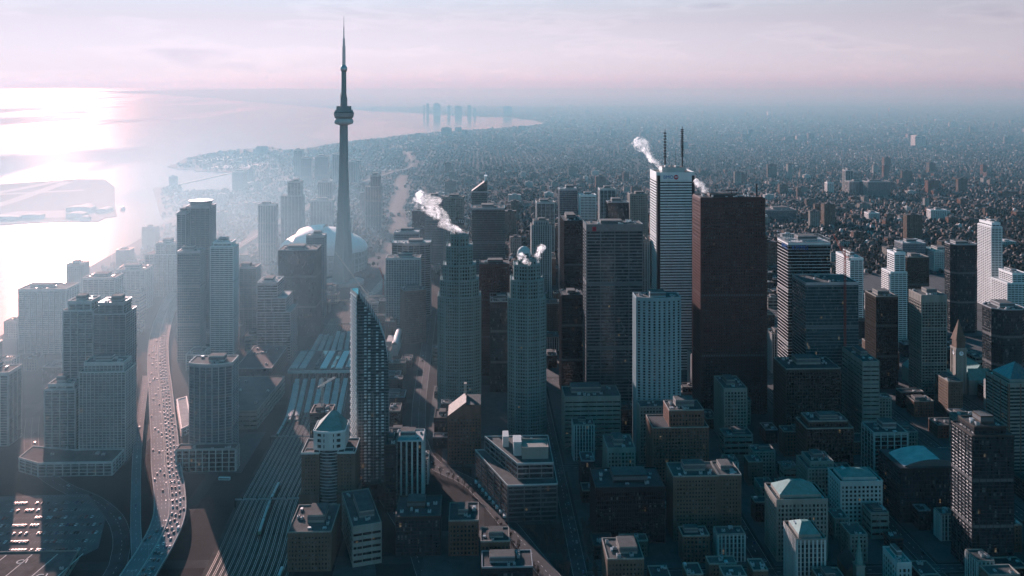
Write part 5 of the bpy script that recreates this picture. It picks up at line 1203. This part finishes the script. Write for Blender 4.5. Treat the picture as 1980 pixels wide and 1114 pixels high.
# named mid-distance buildings on the right
for x0, x1, y, d, h, st, lb in ((1403, 1462, 3356, 40, 52, "bands_steel", "banded office in front of a taller white block in the low-rise right distance"), (1446, 1532, 3292, 45, 58, "glass_teal", "broad dark teal office standing alone in the low-rise right distance"), (1340, 1364, 3408, 26, 42, "condo_bright", "small white tower left of the two lone offices at right"), (1404, 1453, 2744, 24, 30, "condo_bright", "long low white sunlit slab in the right low-rise distance"), (966, 1020, 2016, 40, 58, "glass_blue", "turquoise glass block with pale boxes on its roof"), (1026, 1080, 1990, 60, 44, "stone_pale", "wide flat block with bright white rooftop boxes beside the black faceted tower"), (892, 989, 2763, 60, 30, "glass_teal", "wide low teal glass complex right of the red granite tower"), (1212, 1245, 2752, 30, 20, "condo_bright", "small low white block in the right low-rise distance"), (2913, 2983, 5900, 60, 75, "condo_bright", "pair-like pale tower far out on the right plain"), (1415, 1445, 3420, 30, 88, "condo_pale", "tall pale block behind the banded office in the right distance"), (-296, -211, 7418, 40, 62, "stone_grid", "lone hazy block on the far lake shore strip")):
    r_ = random.Random(lb); root = tag(empty("distant_building", ((x0 + x1) / 2, y + d / 2, 0)), lb, "building", "larger buildings of the middle distance")
    facade(root, [(rect(x1 - x0, d), 0, h)], st, top_blank=1.5); roofing(root, rect(x1 - x0, d), h, st, r_, 6, True, 6); foot_add(x0, y, x1, y + d)

# ------------------------------------------------------------------ middle distance: 280 single buildings, the rest as one mass
MIDS = [("concrete", "roof_gravel"), ("brick", "roof_tar"), ("pale_concrete", "roof_pale"), ("limestone", "roof_gravel"), ("brown_brick", "roof_tar"), ("brown_brick", "roof_gravel"), ("brick", "roof_gravel")]
mr = random.Random(31); n_mid = 0; mid_boxes = []
for _ in range(6000):
    if n_mid >= 280: break
    y = mr.uniform(1980, 4300); x = mr.uniform(-.55 * y, .64 * y)
    w, d = mr.uniform(14, 44), mr.uniform(12, 28)
    if x < -150 and y < 2300: continue
    if mr.random() > .45 and x < -300: continue
    if not inside(SHORE + [(9000, 60000), (9000, -400)], [x - w / 2 - 30], [y])[0] or not off_routes(x, y, max(w, d)): continue
    if not clear_of(x - w / 2, y - d / 2, x + w / 2, y + d / 2, 8): continue
    h = mr.uniform(9, 24) if mr.random() < .78 else mr.uniform(28, 70)
    if x < 500 and y < 3000 and mr.random() < .4: h = mr.uniform(35, 85); w = min(w, 34)
    if 270 < x < 380 and h > 60: h = 40
    wm, rm_ = mr.choice(MIDS)
    o = tag(empty("distant_block", (x, y, 0)), " ".join(("tall" if h > 40 else "mid-height" if h > 20 else "low", {"concrete": "grey concrete", "brick": "red brick", "pale_concrete": "pale concrete", "limestone": "beige stone", "brown_brick": "brown brick"}[wm], "long" if w > 2 * d else "square", "block", "far beyond the communications tower" if x < -250 else "beyond the stepped granite towers" if x < 250 else "beyond the white marble tower" if x < 800 else "in the low-rise plain at right", "farther out" if y > 3200 else "nearer the towers")), "building", "blocks of the low-rise city beyond the towers")
    b = MB(); b.prism(rect(w, d), 0, h); b.build("walls", M["glass_stone"], o)
    b = MB(); fh2 = 3.4; n = max(2, int(h / fh2))
    for k in range(n): b.ring(rect(w, d), k * h / n, k * h / n + 1.6, .25)
    b.piers(rect(w, d), 0, h, 5, 1.6, .3); b.build("floor_bands", M[wm], o, kind="stuff")
    b = MB(); b.prism(rect(w + .4, d + .4), h - .2, h + .9); b.box(-w * .2, -d * .2, h + .9, w * .15, d * .25, h + 4.5); b.build("roof", M[rm_], o)
    foot_add(x - w / 2, y - d / 2, x + w / 2, y + d / 2); n_mid += 1

def fast_mesh(name, V, loops, starts, totals, mi, mats, kind="stuff"):
    me = bpy.data.meshes.new(name)
    me.vertices.add(len(V)); me.vertices.foreach_set("co", np.ascontiguousarray(V, np.float32).ravel())
    me.loops.add(len(loops)); me.loops.foreach_set("vertex_index", loops.astype(np.int32))
    me.polygons.add(len(starts)); me.polygons.foreach_set("loop_start", starts.astype(np.int32)); me.polygons.foreach_set("loop_total", totals.astype(np.int32))
    for m in mats: me.materials.append(m)
    if mi is not None: me.polygons.foreach_set("material_index", mi.astype(np.int32))
    me.update(calc_edges=True); me.validate()
    o = link(name, me); o["kind"] = kind
    return o
def scatter(n, y0, y1, power=1.0):
    u = nrg.random(n); y = (y0 ** (2 - power) + u * (y1 ** (2 - power) - y0 ** (2 - power))) ** (1 / (2 - power))
    x = y * nrg.uniform(-.60, .70, n)
    keep = inside(SHORE + [(-22000, 95000), (90000, 95000), (90000, -400)], x, y) & inside(SHORE + [(-22000, 95000), (90000, 95000), (90000, -400)], x - 40, y)
    return x[keep], y[keep]
def field(x, y, s=1.0):
    u, v = x / 420 * s, y / 420 * s
    return np.sin(u * 1.3 + 1.7 * np.sin(v * .7)) + np.sin(v * 1.1 + 1.3 * np.sin(u * .9 + 2)) + .7 * np.sin(2.3 * u + v + 1) + .6 * np.sin(2.9 * v - 1.7 * u)
def not_on_things(x, y, m):
    F_ = np.array(FOOT); k = np.ones(len(x), bool)
    for a, c, d, e in F_: k &= ~((x > a - m) & (x < d + m) & (y > c - m) & (y < e + m))
    near = y < 7000
    for px_, py_ in GPX[::2]: k &= ~(near & (np.hypot(x - px_, y - py_) < 34))
    for yy in range(1900, 4200, 25): k &= ~((np.abs(y - yy) < 15) & (x > rail_x(yy, -.2) - m) & (x < rail_x(yy, 1.2) + m))
    return k
def houses(name, x, y, w, d, h, roof, label):
    n = len(x); T = np.array([(-1, -1, 0), (1, -1, 0), (1, 1, 0), (-1, 1, 0), (-1, -1, 1), (1, -1, 1), (1, 1, 1), (-1, 1, 1), (-1, 0, 1), (1, 0, 1)], float)
    V = np.zeros((n, 10, 3)); V[:, :, 0] = T[:, 0] * (w / 2)[:, None]; V[:, :, 1] = T[:, 1] * (d / 2)[:, None]; V[:, :, 2] = T[:, 2] * h[:, None]; V[:, 8:, 2] += roof[:, None]
    ang = nrg.choice([0, math.pi / 2], n) + nrg.normal(0, .05, n); c, s = np.cos(ang)[:, None], np.sin(ang)[:, None]
    X = V[:, :, 0] * c - V[:, :, 1] * s + x[:, None]; Y = V[:, :, 0] * s + V[:, :, 1] * c + y[:, None]; V[:, :, 0] = X; V[:, :, 1] = Y
    F_ = [(0, 1, 5, 4), (2, 3, 7, 6), (1, 2, 6, 9, 5), (3, 0, 4, 8, 7), (4, 5, 9, 8), (6, 7, 8, 9)]; ft = np.array([len(f) for f in F_]); fl = np.concatenate([np.array(f) for f in F_]); fm = np.array([0, 0, 0, 0, 1, 1])
    loops = (np.arange(n)[:, None] * 10 + fl[None, :]).ravel(); totals = np.tile(ft, n); starts = np.concatenate([[0], np.cumsum(totals)[:-1]])
    o = fast_mesh(name, V.reshape(-1, 3), loops, starts, totals, np.tile(fm, n), [M["house_mix"], M["house_roof_mix"]]); o["label"] = label; o["category"] = "houses"
x, y = scatter(42000, 1960, 5600, 0.9); k = not_on_things(x, y, 9) & (field(x, y) + nrg.normal(0, .8, len(x)) > -.7); x, y = x[k], y[k]
k = (np.abs((y + 200) % 400 - 200) > 12) & (np.abs((x + 142.5) % 285 - 142.5) > 11); x, y = x[k], y[k]
x = np.round(x / 47.5) * 47.5 + nrg.choice([-11, 11], len(x)) + nrg.normal(0, 2, len(x))
houses("low_rise_houses", x, y, nrg.uniform(5.5, 12, len(x)), nrg.uniform(6, 13, len(x)), nrg.uniform(4.5, 8.5, len(x)), nrg.uniform(.2, 4.5, len(x)), "sea of small houses filling the plain beyond the towers")
x, y = scatter(34000, 5600, 17000, 1.15); big = nrg.random(len(x))
houses("far_suburbs", x, y, np.where(big > .95, nrg.uniform(25, 70, len(x)), nrg.uniform(9, 18, len(x))), np.where(big > .95, nrg.uniform(20, 45, len(x)), nrg.uniform(9, 16, len(x))), np.where(big > .996, nrg.uniform(25, 50, len(x)), nrg.uniform(6, 11, len(x))), nrg.uniform(.2, 4, len(x)), "faint suburbs spreading to the hazy horizon")

def ico():
    bm = bmesh.new(); bmesh.ops.create_icosphere(bm, subdivisions=1, radius=1.0); v = np.array([q.co[:] for q in bm.verts]); f = np.array([[q.index for q in p.verts] for p in bm.faces]); bm.free(); return v, f
IV, IF = ico()
def clumps(name, x, y, r, h, label):
    n = len(x); V = IV[None] * (1 + nrg.normal(0, .28, (n, len(IV), 1))); V[:, :, 0] *= r[:, None]; V[:, :, 1] *= r[:, None]; V[:, :, 2] = V[:, :, 2] * h[:, None] * .5 + h[:, None] * .62
    V[:, :, 0] += x[:, None]; V[:, :, 1] += y[:, None]
    loops = (np.arange(n)[:, None] * len(IV) + IF.ravel()[None]).ravel(); totals = np.full(n * len(IF), 3); starts = np.arange(n * len(IF)) * 3
    o = fast_mesh(name, V.reshape(-1, 3), loops, starts, totals, None, [M["far_tree_mix"]]); o["label"] = label; o["category"] = "trees"
x, y = scatter(62000, 1960, 7500, 1.0); k = not_on_things(x, y, 5) & (field(x, y) + nrg.normal(0, .9, len(x)) < 1.5) & (np.abs((y + 200) % 400 - 200) > 8) & (np.abs((x + 142.5) % 285 - 142.5) > 7); x, y = x[k], y[k]
clumps("distant_trees", x, y, nrg.uniform(2.0, 4.8, len(x)), nrg.uniform(6, 12, len(x)), "bare trees mixed between the houses of the low-rise plain")
x, y = scatter(16000, 7500, 17000, 1.1); clumps("far_woodland", x, y, nrg.uniform(6, 16, len(x)), nrg.uniform(8, 12, len(x)), "dark tree masses fading into the far haze")

# ------------------------------------------------------------------ near street trees (bare winter crowns)
def tree_meshes(seed):
    r = random.Random(seed); t = MB(); c = MB(); H = r.uniform(9, 13)
    t.tube((0, 0, 0), (0, 0, H * .35), .28, 6, r2=.2)
    for k in range(7):
        a = r.uniform(0, 6.28); z0 = H * r.uniform(.25, .4); e = Vector((math.cos(a) * r.uniform(1.5, 3.2), math.sin(a) * r.uniform(1.5, 3.2), H * r.uniform(.6, .95)))
        t.tube((0, 0, z0), e, .13, 4, r2=.04)
        for q in range(16):
            s_ = e * r.uniform(.5, 1.0); s_.z = z0 + (e.z - z0) * r.uniform(.4, 1.05); d_ = Vector((r.gauss(0, 1), r.gauss(0, 1), r.uniform(.2, 1.2))).normalized() * r.uniform(1.0, 2.4); n_ = d_.orthogonal().normalized() * r.uniform(.05, .16)
            c.poly([tuple(s_ - n_), tuple(s_ + n_), tuple(s_ + d_)])
            d2 = (d_ + Vector((r.gauss(0, .8), r.gauss(0, .8), r.gauss(0, .5)))) * .7; c.poly([tuple(s_ + d_ * .4 - n_ * .7), tuple(s_ + d_ * .4 + n_ * .7), tuple(s_ + d_ * .4 + d2)])
    return t.mesh("trunk", [M["bark"]]), c.mesh("crown", [M["bark"]])
TM = [tree_meshes(s) for s in range(4)]
def tree(x, y, s, label, group):
    o = tag(empty("bare_tree", (x, y, .1), rnd.uniform(0, 6)), label, "tree", group); o.scale = (s, s, s); a, c = rnd.choice(TM); link("trunk", a, o); link("crown", c, o)
for pth, lo, hi, lb in ((FRONT, 700, 1010, "bare tree along the sunlit street in the foreground"),):
    for s in range(60, int(plen(pth)) - 20, 11):
        p, t = at_dist(pth, s)
        for sd in (-11.5, 11.5):
            q = p + Vector((t.y, -t.x, 0)) * sd
            if q.y < 1020 and clear_of(q.x - 2, q.y - 2, q.x + 2, q.y + 2, 1): tree(q.x, q.y, rnd.uniform(.7, 1.1), lb, "trees along the sunlit street")
for _ in range(400):
    x, y = rnd.uniform(52, 104), rnd.uniform(735, 850)
    if x - 62 < (772 - y) * .37 + 14 - 0 or not clear_of(x - 2, y - 2, x + 2, y + 2, 1) or 80 < x < 96: continue
    tree(x, y, rnd.uniform(.8, 1.2), "bare tree in the dark park right of the sunlit street", "trees of the dark park"); foot_add(x - 2, y - 2, x + 2, y + 2)
for k in range(26):
    x, y = rnd.uniform(545, 600), rnd.uniform(1010, 1180)
    if clear_of(x - 2, y - 2, x + 2, y + 2, 1) and min(abs(x - q) for q in XS) > 8 and min(abs(y - q) for q in YS) > 8: tree(x, y, rnd.uniform(.8, 1.3), "bare tree on the square before the clock tower", "trees before the clock tower"); foot_add(x - 2, y - 2, x + 2, y + 2)

# ------------------------------------------------------------------ cars
def car_mesh(paint, van=False):
    b = MB(); h = 2.3 if van else 1.42; L_ = 5.6 if van else 4.5
    b.frustum(rect(1.8, L_), .28, rect(1.84, L_ * .99), .62, 0, False); b.frustum(rect(1.84, L_ * .99), .62, rect(1.66, L_ * .94), .92, 0)
    if van: b.prism(rect(1.8, L_ * .72, 0, -L_ * .12), .9, h, 0); b.frustum(rect(1.7, L_ * .2, 0, L_ * .34), .9, rect(1.6, L_ * .08, 0, L_ * .29), h * .9, 1)
    else: b.frustum(rect(1.62, L_ * .60, 0, -L_ * .05), .9, rect(1.30, L_ * .36, 0, -L_ * .06), h, 1, True, 0)
    for sx_ in (-.82, .82):
        for yy in (-L_ * .31, L_ * .31):
            k = len(b.v); n = 8
            for dx_ in (-.11, .11):
                for i in range(n): b.v.append((sx_ + dx_, yy + .33 * math.cos(i * math.pi / 4), .33 + .33 * math.sin(i * math.pi / 4)))
            for i in range(n): b.f.append((k + i, k + (i + 1) % n, k + n + (i + 1) % n, k + n + i)); b.m.append(2)
            b.f.append(tuple(range(k, k + n))); b.m.append(2); b.f.append(tuple(range(k + 2 * n - 1, k + n - 1, -1))); b.m.append(2)
    return b.mesh("car", [M[paint], M["car_glass"], M["tyre"]])
CARS = {"white": car_mesh("car_white"), "black": car_mesh("car_black"), "silver": car_mesh("car_silver"), "red": car_mesh("car_red"), "blue": car_mesh("car_blue")}
VAN = car_mesh("car_white", True)
crn = random.Random(4); n_car = 0
def car(p, t, where, group):
    global n_car
    k = crn.choices(list(CARS), (22, 38, 28, 6, 6))[0]
    o = link("car", CARS[k], None, tuple(p), math.atan2(-t.x, t.y)); tag(o, k + " car " + where, "car", group); n_car += 1
for off in (2.4, 5.9, 9.4):
    s = 70 + crn.uniform(0, 9)
    while s < 600:
        p, t = at_dist(GARD, s); n = Vector((t.y, -t.x, 0)); car(p + n * (off + crn.uniform(-.3, .3)), t, "queuing in the packed right-hand lanes of the expressway", "cars queuing on the expressway"); s += crn.uniform(9.5, 17)
for off in (12.6,):
    for s in (120, 150, 190, 215, 262, 300, 352, 420): p, t = at_dist(GARD, s); n = Vector((t.y, -t.x, 0)); car(p + n * off, t, "on the outer edge lane right of the packed expressway lanes", "cars on the outer expressway lane")
for off in (-2.8, -6.2, -9.6, -12.6):
    s = 90 + crn.uniform(0, 70)
    while s < 900: p, t = at_dist(GARD, s); n = Vector((t.y, -t.x, 0)); car(p + n * off, -t, "driving in the nearly empty left-hand lanes of the expressway", "cars in the free expressway lanes"); s += crn.uniform(50, 150)
for s in (110, 205, 262, 330, 420): p, t = at_dist(RAMP, s); car(p, -t, "on the narrow ramp left of the expressway", "cars on the ramp")
rows = []
for k in range(8):
    y = 828.5 + k * 15.5
    for x in np.arange(-468.6, -352, 2.8):
        if inside(LOT, [x - 2, x + 2], [y - 2, y + 4]).all(): rows.append((x, y))
crn.shuffle(rows)
for x, y in rows[:135]: car(Vector((x, y, .05)), Vector((0, crn.choice((1, -1)), 0)), "parked in the open lot left of the expressway", "cars in the parking lot")
dt = MB()
for off in (2.4, 5.9, 9.4, -3, -8):
    s = 610.0
    while s < 1500:
        p, t = at_dist(GARD, s); n = Vector((t.y, -t.x, 0)); q = p + n * off; dt.frustum(rect(1.8, 4.4, q.x, q.y), q.z + .3, rect(1.4, 2.4, q.x, q.y), q.z + 1.4); s += crn.uniform(10, 18) if off > 0 else crn.uniform(60, 120)
o = dt.build("distant_traffic", M["car_silver"], kind="stuff"); o["label"] = "line of tiny cars on the hazy far bend of the expressway"; o["category"] = "cars"
for s, off, lb in ((150, 5.9, "white van among the packed lanes low on the expressway"), (306, 9.4, "white van among the packed lanes halfway up the expressway"),):
    p, t = at_dist(GARD, s + 3); n = Vector((t.y, -t.x, 0)); v_ = link("delivery_van", VAN, None, tuple(p + n * (12.4)), math.atan2(-t.x, t.y)); tag(v_, lb, "van")
bs = MB(); bs.prism(rect(2.6, 12.4), .5, 3.2, 0, True, 2); bs.prism(rect(2.64, 11.6), 1.5, 2.5, 1, False); bs.box(-1.3, -4.6, .05, 1.3, -3.4, .5, 1); bs.box(-1.3, 3.4, .05, 1.3, 4.6, .5, 1)
bus_me = bs.mesh("bus", [M["car_white"], M["car_glass"], M["roof_white"]])
p, t = at_dist(GARD, 50); n = Vector((t.y, -t.x, 0)); tag(link("bus", bus_me, None, tuple(p - n * 6), math.atan2(-t.x, t.y)), "long white bus low on the expressway near the bottom edge", "bus")
tag(link("bus", bus_me, None, (-268, 968, .1), R(86)), "white bus crossing under the expressway below the bowed tower", "bus")
SC = [(FRONT, 4.0, range(70, 330, 23), 1, "driving along the sunlit foreground street", "cars on the sunlit street"), (LOOP, 3.5, range(60, 420, 37), -1, "on the curved road around the parking lot", "cars on the curved road"), (ROADS[0], 3.0, range(40, 300, 24), 1, "on the dark street behind the trees", "cars on the dark street"), (ROADS[1], -3.0, range(30, 420, 31), -1, "on the dark street left of the hipped roof blocks", "cars on the second dark street"), (ROADS[2], 3.0, range(40, 380, 33), 1, "on the dark street below the curved roof block", "cars on the third dark street")]
for pth, off, rg, sgn, wh, gr in SC:
    for s in rg:
        if n_car > 345: break
        p, t = at_dist(pth, s + crn.uniform(-5, 5)); n = Vector((t.y, -t.x, 0)); car(p + n * off * sgn + Vector((0, 0, .06)), t * sgn, wh, gr)

# ------------------------------------------------------------------ expressway lamps
lm = MB(); lm.tube((0, 0, 0), (0, 0, 11), .14, 6, r2=.09); lm.tube((0, 0, 11), (3.2, 0, 11.6), .07, 5); lm.tube((0, 0, 11), (-3.2, 0, 11.6), .07, 5); lm.box(2.6, -.25, 11.5, 3.8, .25, 11.75, bottom=True); lm.box(-3.8, -.25, 11.5, -2.6, .25, 11.75, bottom=True)
lamp_me = lm.mesh("street_lamp", [M["steel"]])
for s in range(60, 900, 42):
    p, t = at_dist(GARD, s); tag(link("street_lamp", lamp_me, None, (p.x, p.y, p.z + .9), math.atan2(-t.x, t.y)), "double-armed lamp post on the middle barrier of the expressway", "street lamp", "lamp posts on the expressway")

# ------------------------------------------------------------------ steam
def plume(label, base, tip, r0, r1, dens, seed):
    """slim cone of air whose density is torn up by noise and thins out to its rim and tip"""
    ax = Vector(tip) - Vector(base); Ln = ax.length
    m = bpy.data.materials.new("steam"); m.use_nodes = True; N, L = m.node_tree.nodes, m.node_tree.links; N.clear()
    out = N.new("ShaderNodeOutputMaterial"); pv = N.new("ShaderNodeVolumePrincipled"); pv.inputs["Color"].default_value = (.98, .98, .98, 1); pv.inputs["Anisotropy"].default_value = .62
    t = N.new("ShaderNodeTexCoord"); nz = N.new("ShaderNodeTexNoise"); nz.inputs["Scale"].default_value = .26 / r0 ** .5; nz.inputs["Detail"].default_value = 5; nz.inputs["Roughness"].default_value = .6; nz.inputs["Distortion"].default_value = 1.2
    mp_ = N.new("ShaderNodeMapping"); mp_.inputs["Location"].default_value = (seed * 7.3, seed * 3.1, seed); L.new(t.outputs["Object"], mp_.inputs[0]); L.new(mp_.outputs[0], nz.inputs["Vector"])
    n2 = N.new("ShaderNodeTexNoise"); n2.inputs["Scale"].default_value = .45 / r1; n2.inputs["Detail"].default_value = 2; L.new(mp_.outputs[0], n2.inputs["Vector"])
    v1 = N.new("ShaderNodeVectorMath"); v1.operation = 'SUBTRACT'; v1.inputs[1].default_value = (.5, .5, .5); L.new(n2.outputs["Color"], v1.inputs[0])
    v2 = N.new("ShaderNodeVectorMath"); v2.operation = 'SCALE'; v2.inputs["Scale"].default_value = r1 * 3.2; L.new(v1.outputs[0], v2.inputs[0])
    v3 = N.new("ShaderNodeVectorMath"); v3.operation = 'ADD'; L.new(t.outputs["Object"], v3.inputs[0]); L.new(v2.outputs[0], v3.inputs[1])
    s_ = N.new("ShaderNodeSeparateXYZ"); L.new(v3.outputs[0], s_.inputs[0])
    def mth(op, a, c, cl=False):
        n = N.new("ShaderNodeMath"); n.operation = op; n.use_clamp = cl
        for k, q in enumerate((a, c)):
            if hasattr(q, "links"): L.new(q, n.inputs[k])
            else: n.inputs[k].default_value = q
        return n.outputs[0]
    rr = mth('SQRT', mth('ADD', mth('MULTIPLY', s_.outputs[0], s_.outputs[0]), mth('MULTIPLY', s_.outputs[1], s_.outputs[1])), 0.0)
    zf = mth('DIVIDE', s_.outputs[2], Ln); R_ = mth('ADD', mth('MULTIPLY', zf, (r1 - r0) * 1.7), r0 * 1.5); q = mth('DIVIDE', rr, R_)
    d_ = mth('SUBTRACT', mth('SUBTRACT', mth('MULTIPLY', nz.outputs[0], 4.2), mth('ADD', mth('MULTIPLY', mth('MULTIPLY', q, q), 1.3), 1.45)), mth('MULTIPLY', mth('MULTIPLY', zf, zf), .35))
    L.new(mth('MULTIPLY', mth('MULTIPLY', d_, 2.2, True), dens), pv.inputs["Density"]); L.new(pv.outputs[0], out.inputs["Volume"])
    b = MB(); b.lathe([(.05, -.6 * r0), (r0 * 2.2, -.4 * r0), (r1 * 2.1 + r0 * 1.8, Ln), (.05, Ln * 1.12)], 16)
    o = b.build("steam_plume", m, None, base); o.rotation_euler = ax.to_track_quat('Z', 'Y').to_euler(); tag(o, label, "steam", None, "stuff")
plume("large pale steam plume drifting left off the left granite tower", (-18, 1172, 224), (-74, 1178, 272), 5.0, 11.0, .30, 1)
plume("steam plume drifting left off the white marble tower", (276, 1340, 294), (240, 1346, 334), 4.0, 8.5, .32, 2)
plume("small puff of steam right on top of the shorter granite tower", (70, 1095, 205), (80, 1099, 222), 3.0, 5.0, .5, 3)
plume("low puff of steam at the left of the shorter granite tower's top", (60, 1060, 207), (50, 1062, 219), 3.0, 4.5, .5, 4)
plume("thin puff of steam behind the roof edge of the red granite tower", (306, 1186, 275), (290, 1190, 291), 3.5, 5.5, .3, 5)

# ------------------------------------------------------------------ haze
hzm = bpy.data.materials.new("haze_air"); hzm.use_nodes = True; N, L = hzm.node_tree.nodes, hzm.node_tree.links; N.clear()
out = N.new("ShaderNodeOutputMaterial"); pv = N.new("ShaderNodeVolumePrincipled")
cc_ = [e_ * w_ for e_, w_ in zip(HAZE_E, HAZE_W)]
pv.inputs["Color"].default_value = tuple(cc_) + (1,); pv.inputs["Density"].default_value = HAZE_D; pv.inputs["Anisotropy"].default_value = HAZE_G
pv.inputs["Absorption Color"].default_value = tuple((1 - (e_ - c_) / (1 - c_)) ** 2 for e_, c_ in zip(HAZE_E, cc_)) + (1,)
L.new(pv.outputs[0], out.inputs["Volume"])
b = MB(); b.box(-96000, -3500, -3.5, 92000, 96000, 572, bottom=True)
b.build("haze", hzm, kind="stuff")
# added soft-edged mist: one imitates lens glare on the waterfront, one deepens distant haze
def mist(name, label, box, fades, dens, ext, alb, g):
    m = bpy.data.materials.new(name + "_air"); m.use_nodes = True; N, L = m.node_tree.nodes, m.node_tree.links; N.clear()
    out = N.new("ShaderNodeOutputMaterial"); pv = N.new("ShaderNodeVolumePrincipled"); c = [e_ * w_ for e_, w_ in zip(ext, alb)]
    pv.inputs["Color"].default_value = tuple(c) + (1,); pv.inputs["Absorption Color"].default_value = tuple((1 - (e_ - c_) / (1 - c_)) ** 2 for e_, c_ in zip(ext, c)) + (1,); pv.inputs["Anisotropy"].default_value = g
    t = N.new("ShaderNodeTexCoord"); s_ = N.new("ShaderNodeSeparateXYZ"); L.new(t.outputs["Object"], s_.inputs[0]); prod = None
    for k, a, c_ in fades:
        n = N.new("ShaderNodeMapRange"); n.interpolation_type = 'SMOOTHSTEP'; n.inputs[1].default_value = a; n.inputs[2].default_value = c_; L.new(s_.outputs[k], n.inputs[0])
        if prod is None: prod = n.outputs[0]
        else: q = N.new("ShaderNodeMath"); q.operation = 'MULTIPLY'; L.new(prod, q.inputs[0]); L.new(n.outputs[0], q.inputs[1]); prod = q.outputs[0]
    q = N.new("ShaderNodeMath"); q.operation = 'MULTIPLY'; q.inputs[1].default_value = dens; L.new(prod, q.inputs[0]); L.new(q.outputs[0], pv.inputs["Density"]); L.new(pv.outputs[0], out.inputs["Volume"])
    b = MB(); b.box(*box, bottom=True); o = b.build(name, m, kind="stuff"); o["label"] = label; o["category"] = "added mist"
mist("glare_mist", "added pale mist imitating lens glare over the hazy waterfront on the left", (-1300, 620, -2.5, 120, 3400, 400), (("X", 120, -900), ("X", -1300, -900), ("Y", 620, 1000), ("Y", 3400, 1700), ("Z", 400, 20)), MIST_NEAR, (0.46, 0.85, 1.0), (0.58, 0.52, 0.53), 0.47)
mist("added_far_mist", "added blue mist deepening the haze over the far plain beyond the towers", (-7000, 1500, -2.6, 22000, 42000, 820), (("X", 22000, 17000), ("X", -7000, -1200), ("Y", 1500, 4600), ("Y", 42000, 30000), ("Z", 820, 60)), MIST_FAR, (0.34, 0.84, 1.0), (0.46, 0.48, 0.52), 0.25)
print("cars", n_car, "infill", n_inf, "mid", n_mid)
